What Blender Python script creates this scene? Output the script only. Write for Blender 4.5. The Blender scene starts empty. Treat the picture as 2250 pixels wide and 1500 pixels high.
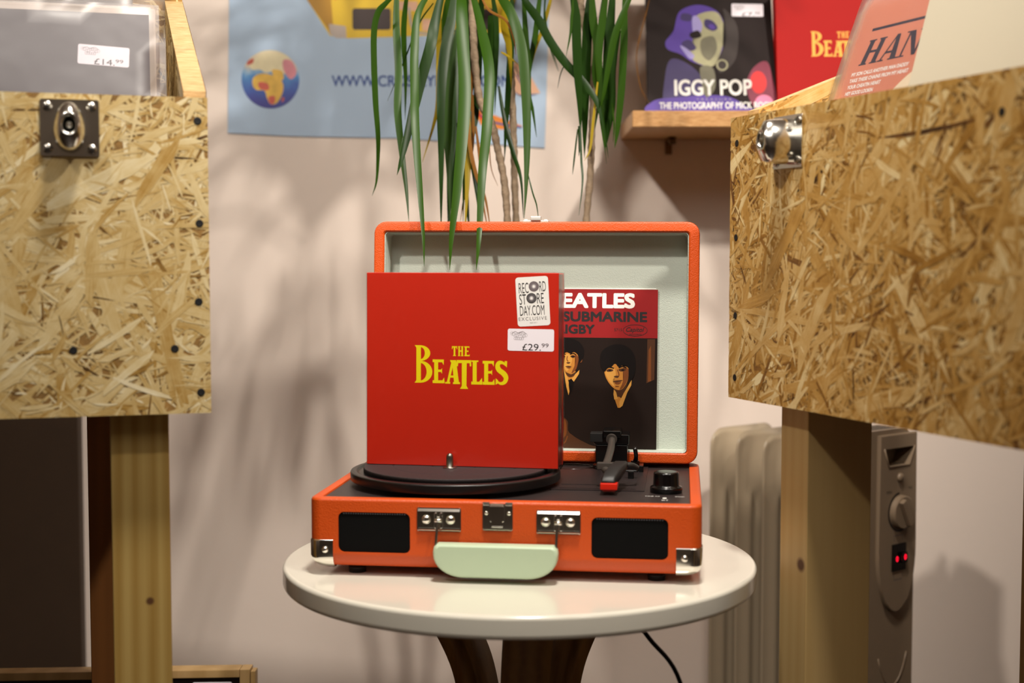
import bpy, bmesh, math, random
from mathutils import Vector, Matrix, Euler
sc = bpy.context.scene
C = sc.collection
PI = math.pi
random.seed(7)

# ------------------------------------------------------------------ camera
CAM_H, PITCH, FPX = 0.86, 0.0601, 3089.0
cam = bpy.data.cameras.new('camera')
cam.lens = FPX / 2250 * 36
cam.sensor_width = 36
cam.clip_start = 0.02
cam.dof.use_dof = True
cam.dof.focus_distance = 1.47
cam.dof.aperture_fstop = 4.2
camo = bpy.data.objects.new('camera', cam)
camo.location = (0, 0, CAM_H)
camo.rotation_euler = (PI / 2 - PITCH, 0, 0)
C.objects.link(camo)
sc.camera = camo

# ------------------------------------------------------------------ world, lights, exposure
sc.view_settings.view_transform = 'Standard'
sc.view_settings.look = 'None'
sc.view_settings.gamma = 1
sc.view_settings.use_curve_mapping = False
sc.view_settings.exposure = 0.40
wd = bpy.data.worlds.new('world'); sc.world = wd
wd.use_nodes = True
wd.node_tree.nodes['Background'].inputs[0].default_value = (1, .9, .8, 1)
wd.node_tree.nodes['Background'].inputs[1].default_value = 0.015


def area(name, loc, target, size, power, col=(1, .9, .8), size_y=None, spread=PI):
    l = bpy.data.lights.new(name, 'AREA')
    l.energy = power; l.color = col; l.size = size; l.spread = spread
    if size_y: l.shape = 'RECTANGLE'; l.size_y = size_y
    o = bpy.data.objects.new(name, l); C.objects.link(o)
    o.location = loc
    o.rotation_euler = (Vector(target) - Vector(loc)).to_track_quat('-Z', 'Y').to_euler()
    return o




def spot(name, loc, target, radius, power, cone, blend, col):
    l = bpy.data.lights.new(name, 'SPOT')
    l.energy = power; l.color = col; l.shadow_soft_size = radius; l.spot_size = math.radians(cone); l.spot_blend = blend
    o = bpy.data.objects.new(name, l); C.objects.link(o)
    o.location = loc
    o.rotation_euler = (Vector(target) - Vector(loc)).to_track_quat('-Z', 'Y').to_euler()
    return o


WARM = (1, .92, .82)
spot('ceiling_spot_right', (.98, 0.08, 2.5), (-.12, 2.1, 1.27), .06, 165, 60, 1, WARM)
spot('ceiling_spot_left', (-0.95, -0.15, 2.45), (.35, 2.1, 1.32), .06, 140, 56, 1, WARM)
spot('ceiling_spot_middle', (0.1, 0.80, 2.55), (.05, 1.35, .7), .12, 138, 56, 1, WARM)
area('front_wall_fill', (0.3, -1.3, 2.55), (0.1, -2.4, .9), 1.2, 10, (1, .93, .86))  # added light: brightens the front wall for the chrome to mirror
area('overhead_fill', (0.0, -0.6, 2.55), (0, .6, 0), 1.6, 17, (1, .94, .86))  # added soft fill to brighten the faces turned to the camera

# ------------------------------------------------------------------ helpers
F_, c_, s_ = FPX, math.cos(PITCH), math.sin(PITCH)


def at(px, py, d):
    X = (px - 1125) / F_; U = (750 - py) / F_
    y = c_ + U * s_; z = -s_ + U * c_
    return Vector((X / y * d, d, CAM_H + z / y * d))


def lin(c):
    if isinstance(c, str):
        c = [int(c[i:i + 2], 16) / 255 for i in (0, 2, 4)]
    return tuple((v / 12.92 if v <= .04045 else ((v + .055) / 1.055) ** 2.4) for v in c[:3]) + (1,)


def tree(name):
    m = bpy.data.materials.new(name); m.use_nodes = True
    nt = m.node_tree
    return m, nt, nt.nodes['Principled BSDF']


def N(nt, t, **kw):
    n = nt.nodes.new(t)
    for k, v in kw.items():
        if k.startswith('i_'):
            n.inputs[k[2:].replace('_', ' ')].default_value = v
        else:
            setattr(n, k, v)
    return n


def mat(name, col, rough=.5, metal=0, coat=0, var=.06, vscale=30, bump=0, bscale=400, emit=None, alpha=1, spec=.5, sheen=0):
    m, nt, b = tree(name)
    L = nt.links
    b.inputs['Roughness'].default_value = rough
    b.inputs['Metallic'].default_value = metal
    b.inputs['Coat Weight'].default_value = coat
    b.inputs['Coat Roughness'].default_value = .08
    b.inputs['Specular IOR Level'].default_value = spec
    tc = N(nt, 'ShaderNodeTexCoord')
    c = lin(col)
    nz = N(nt, 'ShaderNodeTexNoise', i_Scale=vscale, i_Detail=4.0)
    L.new(tc.outputs['Object'], nz.inputs['Vector'])
    mx = N(nt, 'ShaderNodeMix', data_type='RGBA')
    mx.inputs[6].default_value = tuple(v * (1 - var) for v in c[:3]) + (1,)
    mx.inputs[7].default_value = tuple(min(1, v * (1 + var)) for v in c[:3]) + (1,)
    L.new(nz.outputs['Fac'], mx.inputs[0]); L.new(mx.outputs[2], b.inputs['Base Color'])
    if bump:
        n2 = N(nt, 'ShaderNodeTexNoise', i_Scale=bscale, i_Detail=3.0)
        L.new(tc.outputs['Object'], n2.inputs['Vector'])
        bp = N(nt, 'ShaderNodeBump', i_Strength=bump, i_Distance=.001)
        L.new(n2.outputs['Fac'], bp.inputs['Height']); L.new(bp.outputs[0], b.inputs['Normal'])
    if emit:
        b.inputs['Emission Color'].default_value = lin(emit[0]); b.inputs['Emission Strength'].default_value = emit[1]
    return m


def mat_leather(name, col, rough=.45):
    m, nt, b = tree(name); L = nt.links
    tc = N(nt, 'ShaderNodeTexCoord')
    v = N(nt, 'ShaderNodeTexVoronoi', i_Scale=900.0)
    nz = N(nt, 'ShaderNodeTexNoise', i_Scale=350.0, i_Detail=4.0)
    L.new(tc.outputs['Object'], v.inputs['Vector']); L.new(tc.outputs['Object'], nz.inputs['Vector'])
    ad = N(nt, 'ShaderNodeMath', operation='ADD'); L.new(v.outputs['Distance'], ad.inputs[0]); L.new(nz.outputs['Fac'], ad.inputs[1])
    bp = N(nt, 'ShaderNodeBump', i_Strength=.35, i_Distance=.0006)
    L.new(ad.outputs[0], bp.inputs['Height']); L.new(bp.outputs[0], b.inputs['Normal'])
    n2 = N(nt, 'ShaderNodeTexNoise', i_Scale=15.0); L.new(tc.outputs['Object'], n2.inputs['Vector'])
    c = lin(col); mx = N(nt, 'ShaderNodeMix', data_type='RGBA')
    mx.inputs[6].default_value = tuple(x * .93 for x in c[:3]) + (1,); mx.inputs[7].default_value = tuple(min(1, x * 1.06) for x in c[:3]) + (1,)
    L.new(n2.outputs['Fac'], mx.inputs[0]); L.new(mx.outputs[2], b.inputs['Base Color'])
    b.inputs['Roughness'].default_value = rough
    return m


def mat_osb(name, ramp, edge=False):
    """strand board: per-strand tone from the 'tone' attribute, grain along each strand's own UV"""
    m, nt, b = tree(name); L = nt.links
    if edge:
        tc = N(nt, 'ShaderNodeTexCoord')
        mp = N(nt, 'ShaderNodeMapping'); mp.inputs['Scale'].default_value = (60, 220, 260)
        nz = N(nt, 'ShaderNodeTexNoise', i_Scale=1.0, i_Detail=5.0, i_Roughness=.7)
        L.new(tc.outputs['Object'], mp.inputs[0]); L.new(mp.outputs[0], nz.inputs['Vector'])
        fac = nz.outputs['Fac']
    else:
        at_ = N(nt, 'ShaderNodeAttribute', attribute_name='tone')
        uv = N(nt, 'ShaderNodeUVMap', uv_map='grain')
        mp = N(nt, 'ShaderNodeMapping'); mp.inputs['Scale'].default_value = (26, 900, 1)
        L.new(uv.outputs[0], mp.inputs[0])
        nz = N(nt, 'ShaderNodeTexNoise', i_Scale=1.0, i_Detail=5.0, i_Roughness=.65)
        L.new(mp.outputs[0], nz.inputs['Vector'])
        mr = N(nt, 'ShaderNodeMapRange'); mr.inputs[1].default_value = .25; mr.inputs[2].default_value = .75
        mr.inputs[3].default_value = -.13; mr.inputs[4].default_value = .13
        L.new(nz.outputs['Fac'], mr.inputs[0])
        ad = N(nt, 'ShaderNodeMath', operation='ADD'); L.new(at_.outputs['Fac'], ad.inputs[0]); L.new(mr.outputs[0], ad.inputs[1])
        tc2 = N(nt, 'ShaderNodeTexCoord')
        n3 = N(nt, 'ShaderNodeTexNoise', i_Scale=38.0, i_Detail=4.0, i_Roughness=.6); L.new(tc2.outputs['Object'], n3.inputs['Vector'])
        mr3 = N(nt, 'ShaderNodeMapRange'); mr3.inputs[1].default_value = .3; mr3.inputs[2].default_value = .7
        mr3.inputs[3].default_value = -.11; mr3.inputs[4].default_value = .11
        L.new(n3.outputs['Fac'], mr3.inputs[0])
        ad3 = N(nt, 'ShaderNodeMath', operation='ADD'); L.new(ad.outputs[0], ad3.inputs[0]); L.new(mr3.outputs[0], ad3.inputs[1])
        fac = ad3.outputs[0]
    cr = N(nt, 'ShaderNodeValToRGB')
    els = cr.color_ramp.elements
    while len(els) < len(ramp): els.new(.5)
    for e, (p, c) in zip(els, ramp): e.position = p; e.color = lin(c)
    L.new(fac, cr.inputs[0]); L.new(cr.outputs[0], b.inputs['Base Color'])
    b.inputs['Roughness'].default_value = .42
    b.inputs['Specular IOR Level'].default_value = .4
    bp = N(nt, 'ShaderNodeBump', i_Strength=.4, i_Distance=.0008)
    L.new(fac, bp.inputs['Height']); L.new(bp.outputs[0], b.inputs['Normal'])
    return m


def mat_wood(name, light, dark, scale=1.0, knot=None, rough=.5):
    """pine: rings stretched along z, one knot at a fixed spot if given"""
    m, nt, b = tree(name); L = nt.links
    tc = N(nt, 'ShaderNodeTexCoord')
    mp = N(nt, 'ShaderNodeMapping'); mp.inputs['Scale'].default_value = (30 * scale, 42 * scale, 1.3 * scale)
    L.new(tc.outputs['Object'], mp.inputs[0])
    w = N(nt, 'ShaderNodeTexWave', i_Scale=.8, i_Distortion=11.0, i_Detail=3.0)
    w.inputs['Detail Scale'].default_value = .35
    L.new(mp.outputs[0], w.inputs['Vector'])
    mp2 = N(nt, 'ShaderNodeMapping'); mp2.inputs['Scale'].default_value = (190, 190, 2.5)
    L.new(tc.outputs['Object'], mp2.inputs[0])
    nz = N(nt, 'ShaderNodeTexNoise', i_Scale=1.0, i_Detail=4.0); L.new(mp2.outputs[0], nz.inputs['Vector'])
    mx0 = N(nt, 'ShaderNodeMix', data_type='FLOAT'); mx0.inputs[0].default_value = .55
    L.new(w.outputs['Fac'], mx0.inputs[2]); L.new(nz.outputs['Fac'], mx0.inputs[3])
    cr = N(nt, 'ShaderNodeValToRGB'); e = cr.color_ramp.elements
    e[0].position = .2; e[0].color = lin(light); e[1].position = .95; e[1].color = lin(dark)
    L.new(mx0.outputs[0], cr.inputs[0])
    out = cr.outputs[0]
    if knot:
        kp, kr = knot
        vm = N(nt, 'ShaderNodeVectorMath', operation='DISTANCE'); vm.inputs[1].default_value = kp
        sc3 = N(nt, 'ShaderNodeMapping'); sc3.inputs['Scale'].default_value = (1, 1, 1.0)
        L.new(tc.outputs['Object'], sc3.inputs[0]); L.new(sc3.outputs[0], vm.inputs[0])
        mr = N(nt, 'ShaderNodeMapRange'); mr.inputs[1].default_value = kr * .5; mr.inputs[2].default_value = kr
        mr.inputs[3].default_value = 1; mr.inputs[4].default_value = 0
        L.new(vm.outputs['Value'], mr.inputs[0])
        mk = N(nt, 'ShaderNodeMix', data_type='RGBA'); mk.inputs[7].default_value = lin('5a3a20')
        L.new(mr.outputs[0], mk.inputs[0]); L.new(out, mk.inputs[6]); out = mk.outputs[2]
    L.new(out, b.inputs['Base Color']); b.inputs['Roughness'].default_value = rough
    return m


def mat_leaf(name, base, light, rough=.34):
    m, nt, b = tree(name); L = nt.links
    uv = N(nt, 'ShaderNodeUVMap', uv_map='grain')
    mp = N(nt, 'ShaderNodeMapping'); mp.inputs['Scale'].default_value = (1.5, 26, 1)
    L.new(uv.outputs[0], mp.inputs[0])
    nz = N(nt, 'ShaderNodeTexNoise', i_Scale=2.0, i_Detail=3.0); L.new(mp.outputs[0], nz.inputs['Vector'])
    mx = N(nt, 'ShaderNodeMix', data_type='RGBA'); mx.inputs[6].default_value = lin(base); mx.inputs[7].default_value = lin(light)
    L.new(nz.outputs['Fac'], mx.inputs[0]); L.new(mx.outputs[2], b.inputs['Base Color'])
    b.inputs['Roughness'].default_value = rough; b.inputs['Specular IOR Level'].default_value = .12
    return m


def mat_clear(name, tint=(1, 1, 1, 1), rough=.06, gloss=.10, bump=.3, bscale=25):
    """thin clear plastic film"""
    m = bpy.data.materials.new(name); m.use_nodes = True; nt = m.node_tree; L = nt.links
    for n in list(nt.nodes):
        if n.type != 'OUTPUT_MATERIAL': nt.nodes.remove(n)
    out = [n for n in nt.nodes if n.type == 'OUTPUT_MATERIAL'][0]
    tr = N(nt, 'ShaderNodeBsdfTransparent'); tr.inputs[0].default_value = tint
    gl = N(nt, 'ShaderNodeBsdfGlossy'); gl.inputs['Roughness'].default_value = rough
    fr = N(nt, 'ShaderNodeLayerWeight'); fr.inputs[0].default_value = .5
    pw = N(nt, 'ShaderNodeMath', operation='POWER'); pw.inputs[1].default_value = 4.0; L.new(fr.outputs['Facing'], pw.inputs[0])
    ad = N(nt, 'ShaderNodeMath', operation='MULTIPLY_ADD'); ad.inputs[1].default_value = .6; ad.inputs[2].default_value = gloss; L.new(pw.outputs[0], ad.inputs[0])
    tc = N(nt, 'ShaderNodeTexCoord'); nz = N(nt, 'ShaderNodeTexNoise', i_Scale=float(bscale), i_Detail=2.0)
    L.new(tc.outputs['Object'], nz.inputs['Vector'])
    bp = N(nt, 'ShaderNodeBump', i_Strength=bump, i_Distance=.004); L.new(nz.outputs['Fac'], bp.inputs['Height'])
    L.new(bp.outputs[0], gl.inputs['Normal'])
    mx = N(nt, 'ShaderNodeMixShader'); L.new(ad.outputs[0], mx.inputs[0]); L.new(tr.outputs[0], mx.inputs[1]); L.new(gl.outputs[0], mx.inputs[2])
    L.new(mx.outputs[0], out.inputs[0])
    return m


# ---- object makers
def link(name, me, parent=None, mats=()):
    o = bpy.data.objects.new(name, me); C.objects.link(o)
    for m in mats: me.materials.append(m)
    if parent: o.parent = parent
    return o


def obj(name, bm, mats, parent=None, smooth=None, loc=None, rot=None):
    me = bpy.data.meshes.new(name)
    if smooth is not None:
        for f in bm.faces: f.smooth = True
        bm.edges.ensure_lookup_table()
        for e in bm.edges:
            if len(e.link_faces) == 2 and e.calc_face_angle(0) > math.radians(smooth): e.smooth = False
    bm.to_mesh(me); bm.free()
    if not isinstance(mats, (list, tuple)): mats = [mats]
    o = link(name, me, parent, mats)
    if smooth is not None and smooth < 60:
        o.modifiers.new('normals', 'WEIGHTED_NORMAL').keep_sharp = True
    if loc is not None: o.location = loc
    if rot is not None: o.rotation_euler = rot
    return o


def thing(name, label, cat, loc=(0, 0, 0), rot=(0, 0, 0), group=None):
    o = bpy.data.objects.new(name, None); C.objects.link(o)
    o.empty_display_size = .05
    o.location = loc; o.rotation_euler = rot
    o['label'] = label; o['category'] = cat
    if group: o['group'] = group
    return o


def tag(o, label, cat, group=None):
    o['label'] = label; o['category'] = cat
    if group: o['group'] = group
    return o


def struct(o):
    o['kind'] = 'structure'; return o


def box(bm, x0, x1, y0, y1, z0, z1, bev=0, mi=0, seg=2, M=None):
    r = bmesh.ops.create_cube(bm, size=1)
    vs = r['verts']
    for v in vs:
        v.co = Vector((x0 + (v.co.x + .5) * (x1 - x0), y0 + (v.co.y + .5) * (y1 - y0), z0 + (v.co.z + .5) * (z1 - z0)))
    fs = set(f for v in vs for f in v.link_faces)
    if bev:
        es = list(set(e for v in vs for e in v.link_edges))
        r = bmesh.ops.bevel(bm, geom=es, offset=bev, segments=seg, profile=.5, affect='EDGES')
        vs = list(set(v for f in r['faces'] for v in f.verts) | set(v for v in vs if v.is_valid))
        fs = set(f for v in vs for f in v.link_faces)
    for f in fs: f.material_index = mi
    if M is not None:
        for v in set(v for f in fs for v in f.verts): v.co = M @ v.co
    return fs


def lathe(bm, prof, seg=32, M=None, mi=0):
    """prof [(r,z)] around z"""
    M = M or Matrix()
    rings = []
    for r, z in prof:
        if r < 1e-6:
            rings.append([bm.verts.new(M @ Vector((0, 0, z)))])
        else:
            rings.append([bm.verts.new(M @ Vector((r * math.cos(2 * PI * k / seg), r * math.sin(2 * PI * k / seg), z))) for k in range(seg)])
    for a, b in zip(rings, rings[1:]):
        for k in range(seg):
            q = [a[k % len(a)], a[(k + 1) % len(a)], b[(k + 1) % len(b)], b[k % len(b)]]
            u = []
            for v in q:
                if v not in u: u.append(v)
            if len(u) > 2:
                try: bm.faces.new(u).material_index = mi
                except ValueError: pass
    for R, fl in ((rings[0], True), (rings[-1], False)):
        if len(R) > 2:
            try: bm.faces.new(R[::-1] if fl else R).material_index = mi
            except ValueError: pass


def crom(pts, n=6):
    P = [Vector(p) for p in pts]
    if len(P) < 3: return P
    Q = [2 * P[0] - P[1]] + P + [2 * P[-1] - P[-2]]
    out = []
    for i in range(1, len(Q) - 2):
        p0, p1, p2, p3 = Q[i - 1:i + 3]
        for k in range(n):
            t = k / n
            out.append(.5 * ((2 * p1) + (-p0 + p2) * t + (2 * p0 - 5 * p1 + 4 * p2 - p3) * t * t + (-p0 + 3 * p1 - 3 * p2 + p3) * t ** 3))
    out.append(P[-1])
    return out


def tube(bm, pts, rad, seg=10, mi=0, cap=True, flat=1.0):
    P = [Vector(p) for p in pts]
    if not isinstance(rad, (list, tuple)): rad = [rad] * len(P)
    rings = []
    nrm = None
    for i, p in enumerate(P):
        t = (P[min(i + 1, len(P) - 1)] - P[max(i - 1, 0)]).normalized()
        if nrm is None:
            nrm = t.orthogonal().normalized()
        nrm = (nrm - t * nrm.dot(t)).normalized()
        b = t.cross(nrm)
        rings.append([bm.verts.new(p + rad[i] * (math.cos(2 * PI * k / seg) * nrm + flat * math.sin(2 * PI * k / seg) * b)) for k in range(seg)])
    for a, b in zip(rings, rings[1:]):
        for k in range(seg):
            bm.faces.new((a[k], a[(k + 1) % seg], b[(k + 1) % seg], b[k])).material_index = mi
    if cap:
        bm.faces.new(rings[0][::-1]).material_index = mi; bm.faces.new(rings[-1]).material_index = mi


def prism(bm, pts, h0, h1, M=None, mi=0, bev=0):
    """polygon pts in local xy, extruded z h0..h1"""
    M = M or Matrix()
    a = [bm.verts.new(M @ Vector((x, y, h0))) for x, y in pts]
    b = [bm.verts.new(M @ Vector((x, y, h1))) for x, y in pts]
    fs = [bm.faces.new(a[::-1]), bm.faces.new(b)]
    n = len(pts)
    for k in range(n): fs.append(bm.faces.new((a[k], a[(k + 1) % n], b[(k + 1) % n], b[k])))
    for f in fs: f.material_index = mi
    if bev:
        es = set(fs[1].edges) | set(fs[0].edges)
        bmesh.ops.bevel(bm, geom=list(es), offset=bev, segments=2, profile=.5, affect='EDGES')
    return fs


def rrect(x0, x1, y0, y1, r, n=6):
    out = []
    for cx, cy, a0 in ((x1 - r, y1 - r, 0), (x0 + r, y1 - r, 90), (x0 + r, y0 + r, 180), (x1 - r, y0 + r, 270)):
        for k in range(n + 1):
            a = math.radians(a0 + 90 * k / n)
            out.append((cx + r * math.cos(a), cy + r * math.sin(a)))
    return out


def loft(bm, rings, close0=True, close1=True, mi=0):
    R = [[bm.verts.new(Vector(p)) for p in r] for r in rings]
    n = len(R[0])
    for a, b in zip(R, R[1:]):
        for k in range(n): bm.faces.new((a[k], a[(k + 1) % n], b[(k + 1) % n], b[k])).material_index = mi
    if close0: bm.faces.new(R[0][::-1]).material_index = mi
    if close1: bm.faces.new(R[-1]).material_index = mi


def boolean_cut(o, cutters):
    """cut the temporary cutter objects out of o, keep the result as o's own mesh"""
    o.modifiers.clear()
    for c in cutters:
        md = o.modifiers.new('b', 'BOOLEAN'); md.object = c; md.operation = 'DIFFERENCE'; md.solver = 'EXACT'
    bpy.context.view_layer.update()
    dg = bpy.context.evaluated_depsgraph_get()
    me = bpy.data.meshes.new_from_object(o.evaluated_get(dg))
    o.modifiers.clear(); o.data = me
    for c in cutters: bpy.data.objects.remove(c)
    o.modifiers.new('normals', 'WEIGHTED_NORMAL').keep_sharp = True
    return o


# orientation of a vertical printed face: local x right, local z up, normal -y
FACE = Matrix(((1, 0, 0, 0), (0, 0, -1, 0), (0, 1, 0, 0), (0, 0, 0, 1)))   # (u,v,h) -> (u,-h,v)


class Art:
    """flat printing: polygons in one mesh, every layer a hair above the one before"""
    def __init__(s, M, step=9e-6, h=2e-5):
        s.bm = bmesh.new(); s.M = M; s.h = h; s.step = step; s.mats = []

    def mi(s, m):
        if m not in s.mats: s.mats.append(m)
        return s.mats.index(m)

    def up(s): s.h += s.step

    def poly(s, pts, m, up=True):
        if up: s.up()
        else: s.h += 4e-7
        f = s.bm.faces.new([s.bm.verts.new(s.M @ Vector((x, y, s.h))) for x, y in pts])
        f.material_index = s.mi(m)
        if len(pts) > 4: bmesh.ops.triangulate(s.bm, faces=[f], ngon_method='EAR_CLIP')

    def blob(s, pts, m, n=5, up=True):
        P = [Vector((p[0], p[1])) for p in pts]
        k = len(P); out = []
        for i in range(k):
            p0, p1, p2, p3 = P[i - 1], P[i], P[(i + 1) % k], P[(i + 2) % k]
            for j in range(n):
                t = j / n
                out.append(.5 * ((2 * p1) + (-p0 + p2) * t + (2 * p0 - 5 * p1 + 4 * p2 - p3) * t * t + (-p0 + 3 * p1 - 3 * p2 + p3) * t ** 3))
        s.poly([(p.x, p.y) for p in out], m, up)

    def disc(s, x, y, rx, ry, m, n=28, up=True):
        s.poly([(x + rx * math.cos(2 * PI * k / n), y + ry * math.sin(2 * PI * k / n)) for k in range(n)], m, up)

    def ring(s, x, y, rx, ry, w, m, a0=0, a1=360, n=28, up=True):
        if up: s.up()
        for k in range(n):
            a, b = (math.radians(a0 + (a1 - a0) * j / n) for j in (k, k + 1))
            s.poly([(x + rx * math.cos(a), y + ry * math.sin(a)), (x + rx * math.cos(b), y + ry * math.sin(b)),
                    (x + (rx - w) * math.cos(b), y + (ry - w) * math.sin(b)), (x + (rx - w) * math.cos(a), y + (ry - w) * math.sin(a))], m, False)

    def stroke(s, pts, w, m, up=True, smooth=True):
        if up: s.up()
        P = crom([(p[0], p[1], 0) for p in pts], 5) if smooth else [Vector((p[0], p[1], 0)) for p in pts]
        ww = w if isinstance(w, (list, tuple)) else [w, w]
        n = len(P) - 1
        ed = []
        for i, p in enumerate(P):
            t = (P[min(i + 1, n)] - P[max(i - 1, 0)]).normalized(); q = Vector((-t.y, t.x, 0))
            f = i / n * (len(ww) - 1); a = min(int(f), len(ww) - 2); r = (ww[a] + (ww[a + 1] - ww[a]) * (f - a)) / 2
            ed.append((p + q * r, p - q * r))
        for (a, b), (c, d) in zip(ed, ed[1:]):
            s.poly([(a.x, a.y), (b.x, b.y), (d.x, d.y), (c.x, c.y)], m, False)

    def text(s, string, x0, x1, y0, y1, m, bold=0, track=1, shear=0, rot=0, keep=False, up=True):
        if up: s.up()
        cu = bpy.data.curves.new('t', 'FONT'); cu.body = string; cu.space_character = track; cu.resolution_u = 4
        cu.shear = shear
        o = bpy.data.objects.new('t', cu); C.objects.link(o)
        bpy.context.view_layer.update()
        me = bpy.data.meshes.new_from_object(o.evaluated_get(bpy.context.evaluated_depsgraph_get()))
        xs = [v.co.x for v in me.vertices]; ys = [v.co.y for v in me.vertices]
        a, b, c, d = min(xs), max(xs), min(ys), max(ys)
        kx = (x1 - x0) / (b - a); ky = (y1 - y0) / (d - c)
        if keep: kx = ky = min(kx, ky)
        mi = s.mi(m); cx, cy = (x0 + x1) / 2, (y0 + y1) / 2; cr, sr = math.cos(rot), math.sin(rot)
        bb = bold * (y1 - y0)
        kx = (x1 - x0 - 2 * bb) / (b - a); ky = (y1 - y0 - 2 * bb) / (d - c)
        offs = [(0, 0)] if bold == 0 else [(0, 0), (1, 0), (-1, 0), (0, 1), (0, -1), (.8, .8), (-.8, .8), (.8, -.8), (-.8, -.8)]
        for ox, oy in offs:
            s.h += 1.2e-6
            vs = []
            for v in me.vertices:
                X = (v.co.x - (a + b) / 2) * kx + ox * bb; Y = (v.co.y - (c + d) / 2) * ky + oy * bb
                vs.append(s.bm.verts.new(s.M @ Vector((cx + X * cr - Y * sr, cy + X * sr + Y * cr, s.h))))
            for p in me.polygons:
                try: s.bm.faces.new([vs[i] for i in p.vertices]).material_index = mi
                except ValueError: pass
        bpy.data.objects.remove(o); bpy.data.curves.remove(cu); bpy.data.meshes.remove(me)

    def done(s, name, parent, base_mats=()):
        return obj(name, s.bm, s.mats, parent)


# ------------------------------------------------------------------ materials
wall_m = mat('wall_paint', 'e9dace', .75, var=.015, vscale=3, bump=.25, bscale=90)
floor_m = mat('floor_boards', '34241a', .45, var=.2, vscale=8)
ceil_m = mat('ceiling_paint', 'e8e2da', .8)
OSB_L = [(0, '2a1a0c'), (.12, '6e4e24'), (.3, 'aa8440'), (.5, 'c6aa70'), (.72, 'd8c494'), (1, 'eadfbe')]
OSB_R = [(0, '24140a'), (.12, '6e451a'), (.3, '9e7028'), (.5, 'c0944c'), (.72, 'd4b274'), (1, 'efdca8')]
osb_pale = mat_osb('strand_board_pale', OSB_L)
osb_gold = mat_osb('strand_board_gold', OSB_R)
osb_edge = mat_osb('strand_board_cut_edge', [(.2, '8e6c40'), (.45, 'b89664'), (.6, 'caaa7a'), (.9, 'd8c298')], edge=True)
board_void = mat('board_gap', '8e6a34', .8, var=.9, vscale=70)
pine = mat_wood('pine', 'b89a5c', 'a07e40')
pine_knot_l = mat_wood('pine_with_knot', 'b89c5c', '96722e', knot=((.0315, 0, -.1685), .0045))
pine_knot_r = mat_wood('pine_pale', 'bea06a', 'b4945c', knot=((.036, 0, -.147), .008))
pine_shaded = mat_wood('pine_shaded', '7e4e20', '70441a')  # rear legs of the left bin: their shade is put into the colour
leg_wood = mat_wood('ash_ply', '96703a', '704a20', scale=.7)
chrome = mat('chrome', 'e6e3dc', .17, metal=1, var=.02)
steel = mat('brushed_steel', '8a867e', .3, metal=1)
dark_m = mat('dark_hole', '0c0a09', .6)
screw_m = mat('screw_steel', 'b8b4ac', .25, metal=1)
orange = mat_leather('orange_leatherette', 'cb4c0a')
cream_l = mat_leather('cream_lining', 'bec6bb', .7)
mint = mat('mint_plastic', 'bacdb0', .35, var=.03)
deck_m = mat('deck_black', '2a2221', .42, var=.1, bump=.15, bscale=1500)
black_pl = mat('black_plastic', '060505', .22, var=.1)
matte_blk = mat('matte_black', '0c0a0a', .55, var=.1)
rubber = mat('rubber_mat', '241b1c', .62, bump=.4, bscale=700)
grille_m = mat('speaker_cloth', '040404', .85, spec=.15, bump=.6, bscale=2500)
grey_pl = mat('grey_plastic', '3c3631', .4)
red_pl = mat('red_plastic', 'c4200c', .3)
white_ink = mat('white_ink', 'e8e6e0', .5, var=0)
red_card = mat('red_card', 'b61f08', .38, coat=.2, var=.03)
red_card2 = mat('red_card_spine', '6e120a', .4, coat=.3, var=.03)
red_card3 = mat('scarlet_card', 'ac0a04', .6, spec=.2, var=.03)
yellow_ink = mat('yellow_ink', 'dccc06', .4, var=.02)
gold_ink = mat('gold_ink', 'e8a808', .5, var=.02)
label_m = mat('label_paper', 'e8e2ea', .5, var=.01)
sticker_w = mat('sticker_paper', 'e4e2de', .5, var=.03, vscale=300)
ink = mat('black_ink', '181214', .5)
ink_soft = mat('grey_ink', '55484c', .5)
ink_pale = mat('faint_grey_ink', '9a9496', .5)
crimson = mat('crimson_print', '8c1a1c', .45, spec=.3, var=.03)
brown_blk = mat('sepia_black', '0c0605', .5, spec=.2, var=.2, vscale=20)
brown_mid = mat('sepia_brown', '4a2a14', .4, var=.2, vscale=40)
amber = mat('amber_print', 'b87a30', .4, var=.12, vscale=120)
amber_l = mat('amber_highlight', 'cc9444', .4, var=.08, vscale=120)
amber_d = mat('amber_shadow_print', '743f18', .4, var=.12, vscale=120)
paper = mat('paper_edge', 'd8ceb8', .7)
shrink = mat_clear('shrink_wrap', rough=.16, gloss=.025, bump=.4, bscale=30)
bagm = mat_clear('poly_bag', tint=(.93, .91, .92, 1), rough=.42, gloss=.14, bump=.5, bscale=16)
table_m = mat('white_lacquer', 'e4e0d2', .18, coat=.4, var=.01)
rad_m = mat('radiator_enamel', 'a89880', .25, coat=.3, var=.02)
rad_p = mat('radiator_plastic', '7c6a56', .4, var=.02)  # shade on the control end is partly put into this darker colour
glow_red = mat('red_lamp', 'ff1030', .4, emit=('ff1030', 1.6))

# ------------------------------------------------------------------ room
WY = 2.17
def slab(name, x0, x1, y0, y1, z0, z1, m):
    bm = bmesh.new(); box(bm, x0, x1, y0, y1, z0, z1)
    return struct(obj(name, bm, m))
slab('wall_back', -2.3, 2.3, WY, WY + .1, 0, 2.6, wall_m)
slab('wall_left', -2.4, -2.3, -2.4, WY + .1, 0, 2.6, wall_m)
slab('wall_right', 2.3, 2.4, -2.4, WY + .1, 0, 2.6, wall_m)
slab('wall_front', -2.4, 2.4, -2.5, -2.4, 0, 2.6, mat('shop_front_paint', '7a6c5c', .7))
slab('floor', -2.4, 2.4, -2.5, WY + .1, -.1, 0, floor_m)
slab('ceiling', -2.4, 2.4, -2.5, WY + .1, 2.6, 2.7, ceil_m)


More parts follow.
